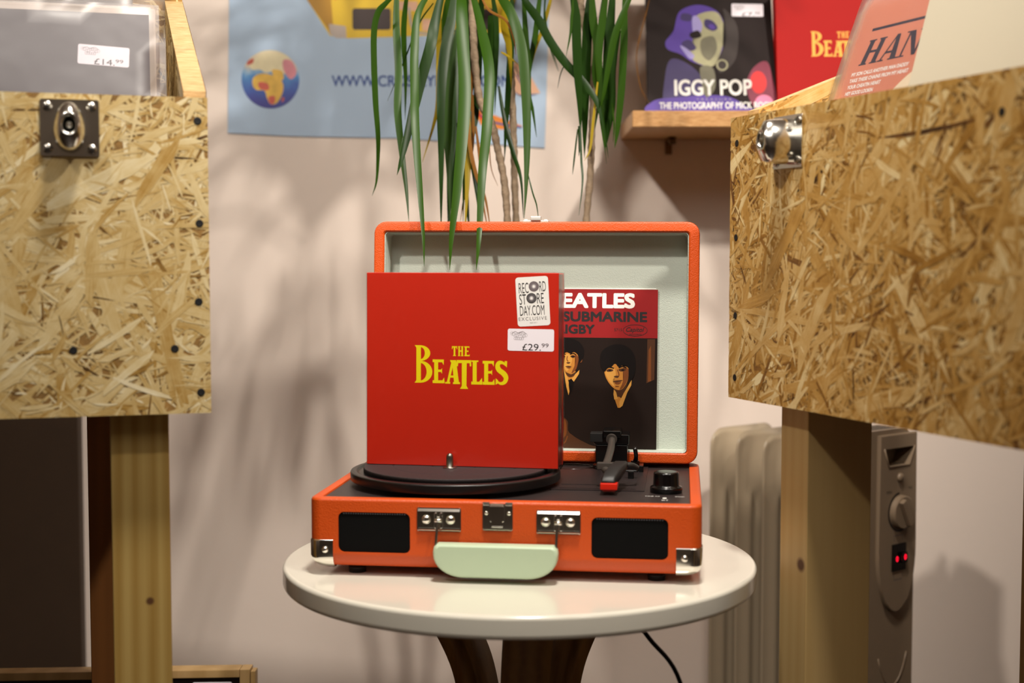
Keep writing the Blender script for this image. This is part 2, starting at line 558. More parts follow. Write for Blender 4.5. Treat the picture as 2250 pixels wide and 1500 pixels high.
# ------------------------------------------------------------------ strand board panels
def clip_poly(poly, outline):
    out = poly
    n = len(outline)
    for i in range(n):
        ax, ay = outline[i]; bx, by = outline[(i + 1) % n]
        res = []
        def ins(p): return (bx - ax) * (p[1] - ay) - (by - ay) * (p[0] - ax) >= 0
        for k in range(len(out)):
            p, q = out[k - 1], out[k]
            ip, iq = ins(p), ins(q)
            if ip != iq:
                dx, dy = q[0] - p[0], q[1] - p[1]
                den = (bx - ax) * dy - (by - ay) * dx
                t = -((bx - ax) * (p[1] - ay) - (by - ay) * (p[0] - ax)) / den if abs(den) > 1e-12 else 0
                res.append((p[0] + t * dx, p[1] + t * dy, p[2] + t * (q[2] - p[2]), p[3] + t * (q[3] - p[3])))
            if iq: res.append(q)
        out = res
        if len(out) < 3: return []
    return out


def osb_panel(name, outline, thick, M, parent, board, seed, density=1.0, faces=(1, -1), mean=.52, bias=0, sig=.10):
    """outline: convex ccw (u,v) polygon; board lies between h=0 (outer face, strands) and h=-thick"""
    rnd = random.Random(seed)
    bm = bmesh.new()
    tone = bm.loops.layers.color.new('tone') if False else bm.loops.layers.float_color.new('tone')
    uvl = bm.loops.layers.uv.new('grain')
    for f in prism(bm, outline, -thick, 0, M):
        f.material_index = 1
    bm.faces.ensure_lookup_table()
    for k in (0, 1): bm.faces[k].material_index = 2
    us = [p[0] for p in outline]; vs_ = [p[1] for p in outline]
    u0, u1, v0, v1 = min(us), max(us), min(vs_), max(vs_)
    area_ = (u1 - u0) * (v1 - v0)
    for face in faces:
        dens = density if face == 1 else density * .4
        kinds = [(int(area_ * 11000 * dens), (.020, .060), (.002, .0065), .5), (int(area_ * 1500 * dens), (.05, .12), (.005, .015), .5),
                 (int(area_ * 26000 * dens), (.005, .032), (.0006, .0026), .7), (int(area_ * 450 * dens), (.08, .17), (.002, .008), .8)]
        strands = []
        for n, Lr, Wr, sp in kinds:
            for _ in range(n): strands.append((rnd.uniform(*Lr), rnd.uniform(*Wr), sp))
        rnd.shuffle(strands)
        tot = len(strands)
        for i, (Ln, Wd, sp) in enumerate(strands):
            cx, cy = rnd.uniform(u0 - .02, u1 + .02), rnd.uniform(v0 - .02, v1 + .02)
            a = rnd.gauss(bias, .9) if rnd.random() < .8 else rnd.uniform(0, PI)
            t = min(1, max(.02, rnd.gauss(mean, sig)))
            if Wd < .004 and rnd.random() < .08: t = rnd.uniform(.05, .3)
            elif rnd.random() < .06: t = rnd.uniform(.7, .88)
            ca, sa = math.cos(a), math.sin(a)
            bend = rnd.uniform(-.05, .05) * Ln
            ns = 4
            top, bot = [], []
            for k in range(ns + 1):
                x = (k / ns - .5) * Ln
                yb = bend * (1 - (2 * k / ns - 1) ** 2)
                w = Wd * .5 * (rnd.uniform(.1, .7) if k in (0, ns) else rnd.uniform(.75, 1.15))
                jx = rnd.uniform(-.8, .8) * Wd if k in (0, ns) else 0
                top.append((x + jx, yb + w)); bot.append((x - jx, yb - w))
            pl = bot + top[::-1]
            ou, ov = rnd.uniform(0, 50), rnd.uniform(0, 50)
            poly = [(cx + x * ca - y * sa, cy + x * sa + y * ca, x + ou, y + ov) for x, y in pl]
            poly = clip_poly(poly, outline)
            if len(poly) < 3: continue
            h = (.00002 + .0005 * i / tot)
            h = h if face == 1 else -thick - h
            try:
                vv = [bm.verts.new(M @ Vector((p[0], p[1], h))) for p in (poly if face == 1 else poly[::-1])]
                f = bm.faces.new(vv)
            except ValueError: continue
            src = poly if face == 1 else poly[::-1]
            for lp, p in zip(f.loops, src):
                lp[tone] = (t, t, t, 1); lp[uvl].uv = (p[2], p[3])
    return obj(name, bm, [board, osb_edge, board_void], parent)


def clasp(parent, x, z, seed=0):
    """square chrome plate with a tall domed housing and four screws; lies on the plane y=0 facing -y"""
    c = bmesh.new(); s = .0235
    prism(c, rrect(-s, s, -s, s, .0015), 0, .0016, FACE, bev=.0004)
    pl = obj('metal_clasp', c, chrome, parent, 35, loc=(x, -.0008, z))
    b = bmesh.new()
    rings = []
    for k, (sx, sz, h) in enumerate([(1, 1, .0016), (1, 1, .004), (.98, .985, .012), (.92, .95, .019), (.80, .88, .025), (.6, .78, .029), (.42, .6, .0295), (.36, .5, .026), (.33, .45, .012)]):
        rg = []
        for j in range(32):
            a = 2 * PI * j / 32
            ex = .0135 * (1 - .12 * math.sin(a)) * math.cos(a) * sx; ez = .0205 * math.sin(a) * sz
            if k >= 5: ez = ez * .62 + .001
            rg.append((ex, -h, ez))
        rings.append(rg)
    loft(b, rings, False, False)
    h_ = obj('housing', b, chrome, pl, 50)
    b = bmesh.new(); lathe(b, [(.006, 0), (.006, .002), (.0, .0022)], 20, Matrix.Translation((0, -.0125, .001)) @ Matrix.Rotation(PI / 2, 4, 'X'))
    obj('socket', b, dark_m, pl, 40)
    b = bmesh.new(); bmesh.ops.create_icosphere(b, subdivisions=3, radius=.0034, matrix=Matrix.Translation((0, -.018, .001)))
    obj('ball', b, chrome, pl, 180)
    for sx in (-1, 1):
        for sz in (-1, 1):
            b = bmesh.new(); lathe(b, [(.0042, 0), (.0040, .0012), (.0028, .0022), (.0, .0025)], 20, Matrix.Translation((sx * .0175, -.0016, sz * .0175)) @ Matrix.Rotation(PI / 2, 4, 'X'))
            box(b, -.0022 + sx * .0175, .0022 + sx * .0175, -.0043, -.004, -.0003 + sz * .0175, .0003 + sz * .0175, mi=1)
            box(b, -.0003 + sx * .0175, .0003 + sx * .0175, -.0043, -.004, -.0022 + sz * .0175, .0022 + sz * .0175, mi=1)
            obj('screw', b, [screw_m, dark_m], pl, 40)
    return pl


def record_bin(loc, rz, side, board, label, leg_spans, seed, clasp_at, dens, screws, leg_mats, bias):
    """side=-1: the board runs from x=0 to the left; side=+1: to the right. Front face y=0, floor of the bin at z=0"""
    root = thing('record_bin', label, 'record bin', loc, (0, 0, rz), 'strand board record bins on pine legs')
    W, D, H, T, SL = .72, .40, .27, .019, math.tan(math.radians(21))
    x0, x1 = (0, W) if side > 0 else (-W, 0)
    osb_panel('front_panel', [(x0, 0), (x1, 0), (x1, H), (x0, H)], T, FACE, root, board, seed, dens, bias=bias, sig=.095 if side < 0 else .15, mean=.55 if side < 0 else .53)
    Hb = H + D * SL
    # side panels: outline in (y,z); map (u,v,h) -> (+-h, u, v)
    S1 = Matrix(((0, 0, 1, x1), (1, 0, 0, 0), (0, 1, 0, 0), (0, 0, 0, 1)))
    S0 = Matrix(((0, 0, -1, x0), (1, 0, 0, 0), (0, 1, 0, 0), (0, 0, 0, 1)))
    ol = [(T, 0), (D - T, 0), (D - T, H + (D - T) * SL), (T, H + T * SL)]
    osb_panel('side_panel', ol, T, S1, root, board, seed + 1, 1.5)
    osb_panel('side_panel', ol, T, S0, root, board, seed + 2, 1.5)
    BK = Matrix(((-1, 0, 0, 0), (0, 0, 1, D), (0, 1, 0, 0), (0, 0, 0, 1)))
    osb_panel('back_panel', [(-x1, 0), (-x0, 0), (-x0, Hb), (-x1, Hb)], T, BK, root, board, seed + 3, .5)
    fz_ = .047 if side < 0 else .089
    b = bmesh.new(); box(b, x0 + T, x1 - T, T, D - T, 0, fz_); obj('bottom_panel', b, osb_edge, root)
    zf = -loc[2]
    for i, (a, c_2, ya, yb, mt) in enumerate(leg_spans):
        b = bmesh.new(); w = c_2 - a
        box(b, 0, w, 0, yb - ya, zf, -.0005, .0015)
        obj('leg', b, mt, root, 35, loc=(a, ya, 0))
    clasp(root, *clasp_at)
    for sx, sz in screws:
        b = bmesh.new(); lathe(b, [(.0034, 0), (.003, .0003), (.0018, .0002), (.0, .0001)], 16, Matrix.Translation((sx, -.0006, sz)) @ Matrix.Rotation(PI / 2, 4, 'X'))
        obj('screw', b, dark_m, root, 40)
    return root


ZB = .7255
LB = record_bin((-.260, 1.21, ZB), math.radians(16), -1, osb_pale, 'record bin of pale strand board at the left edge, clasp facing forward', 
                [(-.0845, -.0347, .03, .10, pine_knot_l), (-.108, -.058, .30, .36, pine_shaded), (-.70, -.65, .03, .10, pine), (-.70, -.65, .30, .36, pine_shaded)],
                11, (-.1125, .2415), 1.0, [(-.0085, .25), (-.008, .163), (-.0095, .096), (-.0085, .018), (-.113, .056), (-.03, .056)], None, .35)
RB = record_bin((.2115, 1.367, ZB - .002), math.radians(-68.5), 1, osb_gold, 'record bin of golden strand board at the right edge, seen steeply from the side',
                [(.063, .1083, .02, .09, pine_knot_r), (.06, .108, .31, .37, pine), (.64, .69, .02, .09, pine), (.64, .69, .31, .37, pine)],
                41, (.103, .2395), 1.25, [(.012, .245), (.012, .155), (.012, .08), (.012, .02), (.38, .24)], None, .9)


# ------------------------------------------------------------------ records in the bins
def shop_sticker(art, x, y, w, h, price, rot=0):
    """white price label: faint ornate shop stamp top left, price bottom right"""
    cr, sr = math.cos(rot), math.sin(rot)
    def R(px, py): return (x + px * cr - py * sr, y + px * sr + py * cr)
    art.poly([R(a, b) for a, b in rrect(-w / 2, w / 2, -h / 2, h / 2, h * .09)], label_m)
    art.up()
    for k in range(9):
        cx, cy = -w * .26 + w * .038 * (k - 4) * 1.0, h * .24 + h * .05 * math.cos(k * 1.3)
        X, Y = R(cx, cy)
        art.ring(X, Y, w * .034, h * .085, w * .0055, ink_soft if k % 2 else ink_pale, n=12, up=False)
    for k in range(5):
        X, Y = R(-w * .26 + w * .04 * (k - 2), h * .06)
        art.ring(X, Y, w * .026, h * .07, w * .0055, ink_soft, n=12, up=False)
    art.stroke([R(-w * .42, h * .28), R(-w * .34, h * .37), R(-w * .26, h * .3), R(-w * .18, h * .38), R(-w * .1, h * .27)], w * .008, ink_soft, False)
    if price:
        a, b = price
        X, Y = R(w * .02, -h * .33)
        art.text(a, X - w * .2, X + w * .2, Y - h * .14, Y + h * .16, ink, rot=rot)
        X, Y = R(w * .31, -h * .23)
        art.text(b, X - w * .075, X + w * .075, Y - h * .09, Y + h * .09, ink_soft, rot=rot)


def lp(parent_bin, name, label, x0, y, lean, w, h, cover_mats, group, art_fn=None, bag=False, th=.004, zb=.016):
    """LP standing in a bin; local frame x right, z up, faces -y; lean>0 tips its top away from the front"""
    M = parent_bin.matrix_basis @ Matrix.Translation((x0, y, zb)) @ Matrix.Rotation(-lean, 4, 'X')
    root = thing(name, label, 'record', M.to_translation(), M.to_euler(), group)
    b = bmesh.new(); box(b, 0, w, 0, th, 0, h, .0008, seg=1)
    obj('cover', b, cover_mats[0], root, 40)
    if art_fn:
        art = Art(FACE); art_fn(art, w, h); art.done('printed_front', root)
    if bag:
        b = bmesh.new()
        m = .010
        n = 14
        rows = []
        for j in range(n + 1):
            row = []
            for i in range(n + 1):
                u = -m * .4 + (w + m * 1.3) * i / n; v = -.001 + (h + m) * j / n
                row.append(b.verts.new((u, -.0022 + .0009 * math.sin(9 * i / n + 5 * j / n) + .0006 * math.sin(23 * i / n - 11 * j / n), v)))
            rows.append(row)
        for j in range(n):
            for i in range(n): b.faces.new((rows[j][i], rows[j][i + 1], rows[j + 1][i + 1], rows[j + 1][i]))
        ext = bmesh.ops.extrude_face_region(b, geom=list(b.faces))
        for v in ext['geom']:
            if isinstance(v, bmesh.types.BMVert): v.co.y = th + .0016
        obj('plastic_sleeve', b, bagm, root, 60)
    return root


lp_dark = mat('lp_dark_cover', '4c4246', .3, coat=.3, var=.2, vscale=6)
lp_gold = mat('lp_gold_line', 'a07848', .4)
lp_pale = mat('lp_pale_print', '9c949a', .4, var=.1, vscale=15)
card_cream = mat('cream_card', 'e0d2b4', .6, var=.03, vscale=12)
card_white = mat('ivory_card', 'b8b09c', .6, var=.02, vscale=5)
pink = mat('pink_print', 'cc8068', .4, coat=.2, var=.04, vscale=10)
navy = mat('navy_ink', '20203a', .5)
card_brn = mat('brown_card', '3c2a20', .5)


def dark_lp_art(a, w, h):
    a.poly([(0, 0), (w, 0), (w, h), (0, h)], lp_dark)
    a.stroke([(w * .32, h * .78), (w * .5, h * .74), (w * .7, h * .64), (w * .88, h * .55)], .0012, lp_gold)
    a.stroke([(w * .50, h * .69), (w * .7, h * .62), (w * .93, h * .52)], .0007, lp_gold)
    a.poly([(w * .30, h * .80), (w * .46, h * .79), (w * .52, h * .72), (w * .34, h * .74)], lp_pale)
    shop_sticker(a, w - .041, h - .0405, .0455, .0185, ('£14.', '99'), math.radians(-3))


Lg = 'records filed in the left bin'
lp(LB, 'vinyl_record', 'front record in left bin, dark cover in clear plastic with a price label', -.3585, .082, math.radians(9), .315, .315, [lp_dark], Lg, dark_lp_art, bag=True, zb=.048)
lp(LB, 'vinyl_record', 'cream edged record standing directly behind the front record of the left bin', -.3525, .094, math.radians(8), .315, .321, [card_cream], Lg, None, bag=True, zb=.048)
lp(LB, 'vinyl_record', 'white record third from the front in the left bin, top edge showing', -.3555, .107, math.radians(8), .315, .325, [card_white], Lg, None, bag=False, zb=.048)
lp(LB, 'vinyl_record', 'dark brown record rising highest at the back of the left bin', -.372, .135, math.radians(6), .315, .345, [card_brn], Lg, zb=.048)


def pink_lp_art(a, w, h):
    a.poly([(0, 0), (w, 0), (w, h), (0, h)], pink)
    a.blob([(.055, .0), (.06, .155), (.075, .19), (.10, .218), (.13, .232), (.2, .238), (.3, .24), (.31, .05), (.2, .0)], card_cream)
    a.stroke([(.028, .281), (.16, .281)], .003, navy, smooth=False)
    # bold slanted serif capitals
    def cap(x0, w_, polys):
        a.up()
        for pg in polys:
            a.poly([(x0 + (px_ + .22 * py_) * w_, .2445 + py_ * .0255) for px_, py_ in pg], navy, False)
    bar = lambda x_0, x_1, y_0=0, y_1=1: [(x_0, y_0), (x_1, y_0), (x_1, y_1), (x_0, y_1)]
    Hc = [bar(.08, .34), bar(.66, .92), bar(.3, .7, .46, .56), bar(0, .42, 0, .06), bar(.58, 1, 0, .06), bar(0, .42, .94, 1), bar(.58, 1, .94, 1)]
    Ac = [[(.02, 0), (.12, 0), (.52, 1), (.44, 1)], [(.6, 0), (.92, 0), (.62, 1), (.42, 1)], bar(.22, .7, .28, .37), bar(-.06, .26, 0, .06), bar(.5, 1, 0, .06)]
    Nc = [bar(.1, .2), bar(.82, .92), [(.1, 1), (.4, 1), (.92, 0), (.74, 0)], bar(-.04, .34, 0, .06), bar(.66, 1.06, .94, 1), bar(-.04, .3, .94, 1)]
    Kc = [bar(.08, .34), [(.3, .42), (.8, .94), (.92, .94), (.44, .44)], [(.4, .55), (.56, .66), (1, 0), (.66, 0)], bar(0, .42, 0, .06), bar(.56, 1.04, 0, .06), bar(0, .42, .94, 1), bar(.66, 1, .94, 1)]
    for x_, L_ in ((.024, Hc), (.0545, Ac), (.083, Nc), (.114, Kc)): cap(x_, .028, L_)
    rows = ['MY SON CALLS ANOTHER MAN DADDY', 'TAKE THESE CHAINS FROM MY HEART', 'YOUR CHEATIN HEART', 'HEY GOOD LOOKIN', 'LOVESICK BLUES', 'YOU WIN AGAIN']
    for k, t in enumerate(rows):
        wd = .0029 * len(t)
        z = .236 - k * .0066
        a.text(t, .018, .018 + wd, z - .0020, z + .0020, white_ink, bold=.05)


Rg = 'records filed in the right bin'
lp(RB, 'vinyl_record', 'pink record with navy title lettering leaning in the right bin', .028, .0225, math.radians(20.5), .315, .315, [card_cream], Rg, pink_lp_art, bag=True, zb=.0895)
lp(RB, 'vinyl_record', 'blank ivory record in front of the pink one in the right bin', .150, .0205 - .012 + .012, math.radians(15), .315, .335, [card_white], Rg, None, th=.006)
for o in list(C.objects):
    if o.get('label', '').startswith('blank ivory'):
        # stands a little further forward than the pink sleeve
        o.matrix_basis = RB.matrix_basis @ Matrix.Translation((.165, .026, .0895)) @ Matrix.Rotation(-math.radians(15.5), 4, 'X')

# ------------------------------------------------------------------ round table
def table():
    cx, cy, R, zt = .0075, 1.37, .2305, CAM_H - .295
    t = thing('round_table', 'small round white table with bent wooden legs under the record player', 'table', (cx, cy, 0))
    b = bmesh.new()
    prof = [(0, zt - .021), (R - .006, zt - .021)]
    for k in range(7):
        a = -PI / 2 + PI / 2 * k / 6; prof.append((R - .005 + .005 * math.cos(a), zt - .016 + .005 * math.sin(a)))
    for k in range(7):
        a = PI / 2 * k / 6; prof.append((R - .004 + .004 * math.cos(a), zt - .004 + .004 * math.sin(a)))
    prof.append((R - .02, zt)); prof.append((0, zt))
    lathe(b, prof, 128)
    obj('tabletop', b, table_m, t, 50)
    for ang in (-85, 35, 155):
        a = math.radians(ang)
        M = Matrix.Rotation(a, 4, 'Z')
        pts = crom([(.108, 0, zt - .022), (.078, 0, zt - .065), (.050, 0, zt - .12), (.040, 0, zt - .20), (.055, 0, zt - .30), (.100, 0, zt - .43), (.17, 0, .012)], 8)
        b = bmesh.new()
        rings = []
        for i, p in enumerate(pts):
            tt = (pts[min(i + 1, len(pts) - 1)] - pts[max(i - 1, 0)]).normalized(); nn = Vector((tt.z, 0, -tt.x))
            hw, ht = .022, .012
            rings.append([M @ (p + nn * sx * ht + Vector((0, sy * hw, 0))) for sx, sy in ((-1, -1), (1, -1), (1, 1), (-1, 1))])
        zs = [r for r in rings]
        for v in rings[0]: v.z = zt - .0215
        for v in rings[-1]: v.z = 0
        loft(b, rings)
        obj('leg', b, leg_wood, t, 30)
    b = bmesh.new(); lathe(b, [(0, zt - .275), (.04, zt - .275), (.04, zt - .255), (0, zt - .255)], 32); obj('hub', b, leg_wood, t, 40)
    return t
TB = table()
ZT = CAM_H - .295

# ------------------------------------------------------------------ record player
YAW = .1207
Z0 = CAM_H - .2223                      # top of the base
W, D, H = .355, .267, .0644
PO = Matrix.Translation((-.009, 1.2683, Z0)) @ Matrix.Rotation(-YAW, 4, 'Z') @ Matrix.Translation((-W / 2, 0, 0))
RP = thing('record_player', 'open orange suitcase record player with mint handle on the round table', 'record player', (PO @ Vector((-.003, 0, 0))), PO.to_euler())
RP.scale = (1.017, 1, 1)


def player():
    # body: outer shell with a rim and a sunken deck
    b = bmesh.new(); r = .011
    def rg(x0, x1, y0, y1, rr, z): return [(x, y, z) for x, y in rrect(x0, x1, y0, y1, rr)]
    rim = .0105
    loft(b, [rg(.0095, W - .0095, .0095, D - .0095, r - .003, -H + .0002), rg(.0055, W - .0055, .0055, D - .0055, r - .002, -H + .0018), rg(.0024, W - .0024, .0024, D - .0024, r - .001, -H + .0056), rg(.0004, W - .0004, .0004, D - .0004, r, -H + .0105), rg(0, W, 0, D, r, -H + .0135),
             rg(0, W, 0, D, r, -.003), rg(.0008, W - .0008, .0008, D - .0008, r, -.0008), rg(.003, W - .003, .003, D - .003, r - .002, 0),
             rg(rim - .001, W - rim + .001, rim - .001, D - rim + .001, .002, 0), rg(rim, W - rim, rim, D - rim, .0015, -.0008), rg(rim, W - rim, rim, D - rim, .0015, -.0045)])
    body = obj('base_case', b, orange, RP, 40)
    cut = []
    for (a0, a1, c0, c1) in ((.0273, .0936, .0125, .0500), (.2575, .3255, .0125, .0500)):
        q = bmesh.new(); prism(q, rrect(a0, a1, -c1, -c0, .0055), -.004, .008, FACE); cu = obj('cut', q, orange, RP); cut.append(cu)
    boolean_cut(body, cut)
    for (a0, a1, c0, c1) in ((.0273, .0936, .0125, .0500), (.2575, .3255, .0125, .0500)):
        q = bmesh.new()
        prism(q, rrect(a0, a1, -c1, -c0, .0054), -.0040, -.0012, FACE, bev=.0006)
        g = obj('speaker_grille', q, grille_m, RP, 35)
        q = bmesh.new()
        for k in range(26):
            x = a0 + .005 + (a1 - a0 - .01) * k / 25
            bmesh.ops.create_icosphere(q, subdivisions=1, radius=.0006, matrix=Matrix.Translation((x, .0010, -c0 - .0015)) @ Matrix.Scale(1.6, 4, (1, 0, 0)))
        obj('stitching', q, mat('grey_thread', '5a5a60', .6) if 'grey_thread' not in bpy.data.materials else bpy.data.materials['grey_thread'], g, 180)
    # deck
    b = bmesh.new(); box(b, rim, W - rim, rim, D - rim, -.0045, -.0016, .0003, seg=1)
    deck = obj('deck', b, deck_m, RP)
    b = bmesh.new(); prism(b, rrect(.213, .3022, .079, .250, .002), -.0016, -.0006, bev=.0003)
    box(b, .2215, .2935, .0855, .0862, -.0006, -.0002); box(b, .2215, .2935, .108, .1087, -.0006, -.0002)
    box(b, .2930, .2937, .108, .235, -.0006, .0002)
    obj('tonearm_plate', b, mat('plate_black', '241c1c', .4), deck, 35)
    b = bmesh.new()
    lathe(b, [(.0, -.0012), (.015, -.0012), (.0185, -.0004), (.0195, -.0004), (.0195, -.0016)], 32, Matrix.Translation((.2240, .2270, 0)))
    obj('adapter_well', b, black_pl, deck, 40)
    # platter
    px, py = .1180, .110
    MP = Matrix.Translation((px, py, 0))
    b = bmesh.new()
    lathe(b, [(0, .003), (.09, .003), (.1010, .0034), (.1022, .0044), (.1022, .0112), (.1018, .0122), (.1008, .0127), (.0990, .0130), (.0965, .0130), (.0955, .0124), (.0952, .0112), (.0930, .0110), (.0, .0110)], 96, MP)
    pl = obj('platter', b, mat('platter_black', '0f0c0c', .34), RP, 22)
    b = bmesh.new()
    lathe(b, [(0, .0111), (.0895, .0111), (.0895, .0155), (.0885, .0160), (.062, .0161), (.0615, .0157), (.0605, .0157), (.06, .0161), (.024, .0161), (.0235, .0157), (.0225, .0157), (.022, .0161), (.0, .0161)], 96, MP)
    obj('slip_mat', b, rubber, pl, 30)
    b = bmesh.new()
    lathe(b, [(.0068, .0161), (.0066, .0168), (.0036, .017), (.0034, .0265), (.0031, .0285), (.0020, .0300), (0, .0305)], 24, Matrix.Translation((.1150, .0925, 0)))
    obj('spindle', b, steel, pl, 35)
    b = bmesh.new(); lathe(b, [(0, -.0016), (.03, -.0016), (.03, .004), (0, .004)], 32, MP); obj('bearing', b, matte_blk, pl, 40)
    # tonearm: pivot block, tube, head shell, cartridge
    tx, ty = .2650, .222
    b = bmesh.new()
    lathe(b, [(.020, -.001), (.020, .003), (.0165, .005), (.0165, .012)], 32, Matrix.Translation((tx, ty, 0)))
    box(b, tx - .0165, tx + .0165, ty - .017, ty + .015, .006, .026, .0012)
    box(b, tx - .018, tx + .018, ty - .018, ty + .014, .0265, .037, .0012)
    arm = obj('tonearm', b, black_pl, RP, 35)
    b = bmesh.new()
    box(b, tx - .009, tx + .010, ty - .022, ty + .010, .034, .0415, .0015)
    obj('pivot_cap', b, black_pl, arm, 35)
    b = bmesh.new(); box(b, tx - .022, tx - .009, ty - .020, ty - .002, .029, .0385, .0008)
    obj('counterweight', b, matte_blk, arm, 35)
    b = bmesh.new()
    hx, hy = .2735, .072
    pts = crom([(tx + .0005, ty - .015, .0335), (tx + .0012, ty - .05, .028), (tx + .0005, ty - .09, .0225), (tx - .001, .100, .017), (tx + .003, .088, .0155)], 6)
    tube(b, pts, .0037, 12)
    lathe(b, [(.0055, 0), (.0058, .004), (.0055, .009)], 20, Matrix.Translation((tx + .0003, ty - .016, .0336)) @ Matrix.Rotation(PI / 2 + .12, 4, 'X'))
    box(b, tx - .0085, tx + .0085, .094, .101, .0165, .0235, .001)
    obj('arm_tube', b, grey_pl, arm, 45)
    b = bmesh.new()
    # curved head shell
    sec = [(.2785, .112, .0205, .006, .003), (.279, .100, .0215, .0085, .004), (.2765, .086, .0200, .0090, .005), (.2730, .073, .0165, .0092, .006), (.2700, .062, .0125, .0085, .005), (.2690, .056, .0100, .0075, .003)]
    rings = []
    for x, y, z, hw, hh in sec:
        hw *= .82; hh *= .8
        rings.append([(x + dx, y, z + dz) for dx, dz in [(-hw, -hh), (hw, -hh), (hw, hh * .4), (hw * .7, hh), (-hw * .7, hh), (-hw, hh * .4)]])
    loft(b, rings)
    hs = obj('head_shell', b, mat('shell_dark', '12100f', .5), arm, 50)
    b = bmesh.new(); tube(b, crom([(.281, .100, .021), (.289, .104, .020), (.294, .112, .0165)], 5), .0028, 8)
    obj('finger_lift', b, mat('lift_grey', '2a2624', .35), arm, 60)
    b = bmesh.new()
    box(b, .2620, .2780, .052, .082, .0035, .0100, .0012); box(b, .264, .276, .056, .072, .0015, .0046, .0008)
    obj('cartridge', b, red_pl, arm, 35)
    # arm rest + lift lever
    b = bmesh.new()
    tube(b, [(.2895, .205, -.001), (.2895, .205, .010)], .0045, 12)
    box(b, .2815, .2980, .195, .215, -.001, .006, .001)
    tube(b, crom([(.2895, .205, .008), (.2905, .198, .016), (.2895, .190, .0255)], 4), [.0028, .0026, .0024, .0022, .0022, .0022, .0022, .0022, .002], 10)
    obj('lift_lever', b, black_pl, RP, 45)
    b = bmesh.new(); box(b, .284, .290, .150, .160, -.0012, .007, .001); box(b, .281, .293, .153, .157, .006, .008, .001)
    obj('arm_rest', b, black_pl, RP, 35)
    # knob
    kx, ky = .3225, .079
    b = bmesh.new()
    lathe(b, [(.0150, -.0016), (.0152, .003), (.0146, .0042), (.0128, .0048), (.0122, .0065), (.0118, .0165), (.0112, .0180), (.0095, .0184), (0, .0184)], 48, Matrix.Translation((kx, ky, 0)))
    kb = obj('volume_knob', b, black_pl, RP, 35)
    a = Art(Matrix.Translation((0, 0, -.0016)))
    a.disc(kx - .001, ky - .0335, .0020, .0032, white_ink)
    a.text('LINE IN', kx - .0185, kx - .006, ky - .0255, ky - .0225, white_ink, bold=.01)
    a.text('PHONO', kx + .0085, kx + .0170, ky - .0255, ky - .0225, white_ink, bold=.01)
    a.text('BT', kx - .0035, kx + .003, ky - .0465, ky - .0425, white_ink, bold=.01)
    a.done('deck_marks', deck)
    # front hardware
    def wedge(bm, x0, x1, z_out, z_in, y0=-.0006, d=.0028):
        # bevelled lip: low at its outer edge, raised towards the middle of the plate
        k = .0008 if z_in > z_out else -.0008
        sec = [(y0, z_out), (y0 - d, z_in - k), (y0 - d, z_in), (y0, z_in)]
        A_ = [bm.verts.new((x0, y, z)) for y, z in sec]; B_ = [bm.verts.new((x1, y, z)) for y, z in sec]
        fs = [bm.faces.new(A_), bm.faces.new(B_[::-1])] + [bm.faces.new((A_[i], B_[i], B_[(i + 1) % 4], A_[(i + 1) % 4])) for i in range(4)]
        bmesh.ops.recalc_face_normals(bm, faces=fs)
    def plate(a0, a1, c0, c1, wire_x):
        b = bmesh.new()
        prism(b, rrect(a0, a1, -c1, -c0, .0016), 0, .0014, FACE, bev=.0005)
        wedge(b, a0 + .001, a1 - .001, -c0 - .0002, -c0 - .0040)
        wedge(b, a0 + .001, a1 - .001, -c1 + .0002, -c1 + .0030)
        p = obj('handle_plate', b, chrome, RP, 35)
        m = (a0 + a1) / 2; cz = -(c0 + c1) / 2
        for dx in (-.0115, .0105):
            b = bmesh.new(); lathe(b, [(.0044, .001), (.0042, .0022), (.003, .0036), (0, .0041)], 24, Matrix.Translation((m + dx, 0, cz)) @ Matrix.Rotation(PI / 2, 4, 'X'))
            obj('rivet', b, chrome, p, 180)
        b = bmesh.new()
        for dx in (-.0025, .0025):
            box(b, m + dx - .0013, m + dx + .0013, -.0062, -.001, -c1 + .0035, -c0 - .004, .0008)
        tube(b, [(m - .003, -.006, cz), (m + .003, -.006, cz)], .0018, 10)
        obj('loop', b, chrome, p, 35)
    plate(.1003, .1404, .0065, .0285, .1175)
    plate(.2085, .2480, .0065, .0285, .2275)
    # handle
    b = bmesh.new()
    pts = [(.1150, -.0385)]
    ha, hb, zt, zb = .1170, .2290, -.0372, -.0675
    ol = [(ha + .004, zt), (hb - .004, zt), (hb - .0008, zt - .0028), (hb, zt - .007)]
    for k in range(9):
        t_ = PI / 2 * k / 8; ol.append((hb - .027 + .027 * math.cos(t_), zb + .021 - .021 * math.sin(t_)))
    for k in range(9):
        t_ = PI / 2 * k / 8; ol.append((ha + .027 - .027 * math.sin(t_), zb + .021 - .021 * math.cos(t_)))
    ol += [(ha, zt - .007), (ha + .0008, zt - .0028)]
    ol = ol[::-1]
    cxm = (ha + hb) / 2; czm = (zt + zb) / 2
    rings = []
    for h_, sc_ in ((.0035, .955), (.0045, .985), (.0075, 1), (.0125, 1), (.0155, .985), (.0175, .93), (.0182, .84)):
        rings.append([(cxm + (x - cxm) * (1 - (1 - sc_) * .35), -h_, czm + (z - czm) * sc_) for x, z in ol])
    loft(b, rings)
    bmesh.ops.recalc_face_normals(b, faces=b.faces)
    hd = obj('handle', b, mint, RP, 40)
    for x, xe in ((.1200, .1190), (.2275, .2270)):
        b = bmesh.new()
        tube(b, crom([(x, -.0065, -.0175), (x + (xe - x) * .5, -.0085, -.028), (xe, -.010, -.0372), (xe, -.010, -.040)], 5), .0012, 8)
        obj('handle_wire', b, steel, hd, 60)
    # latch (lower half)
    b = bmesh.new()
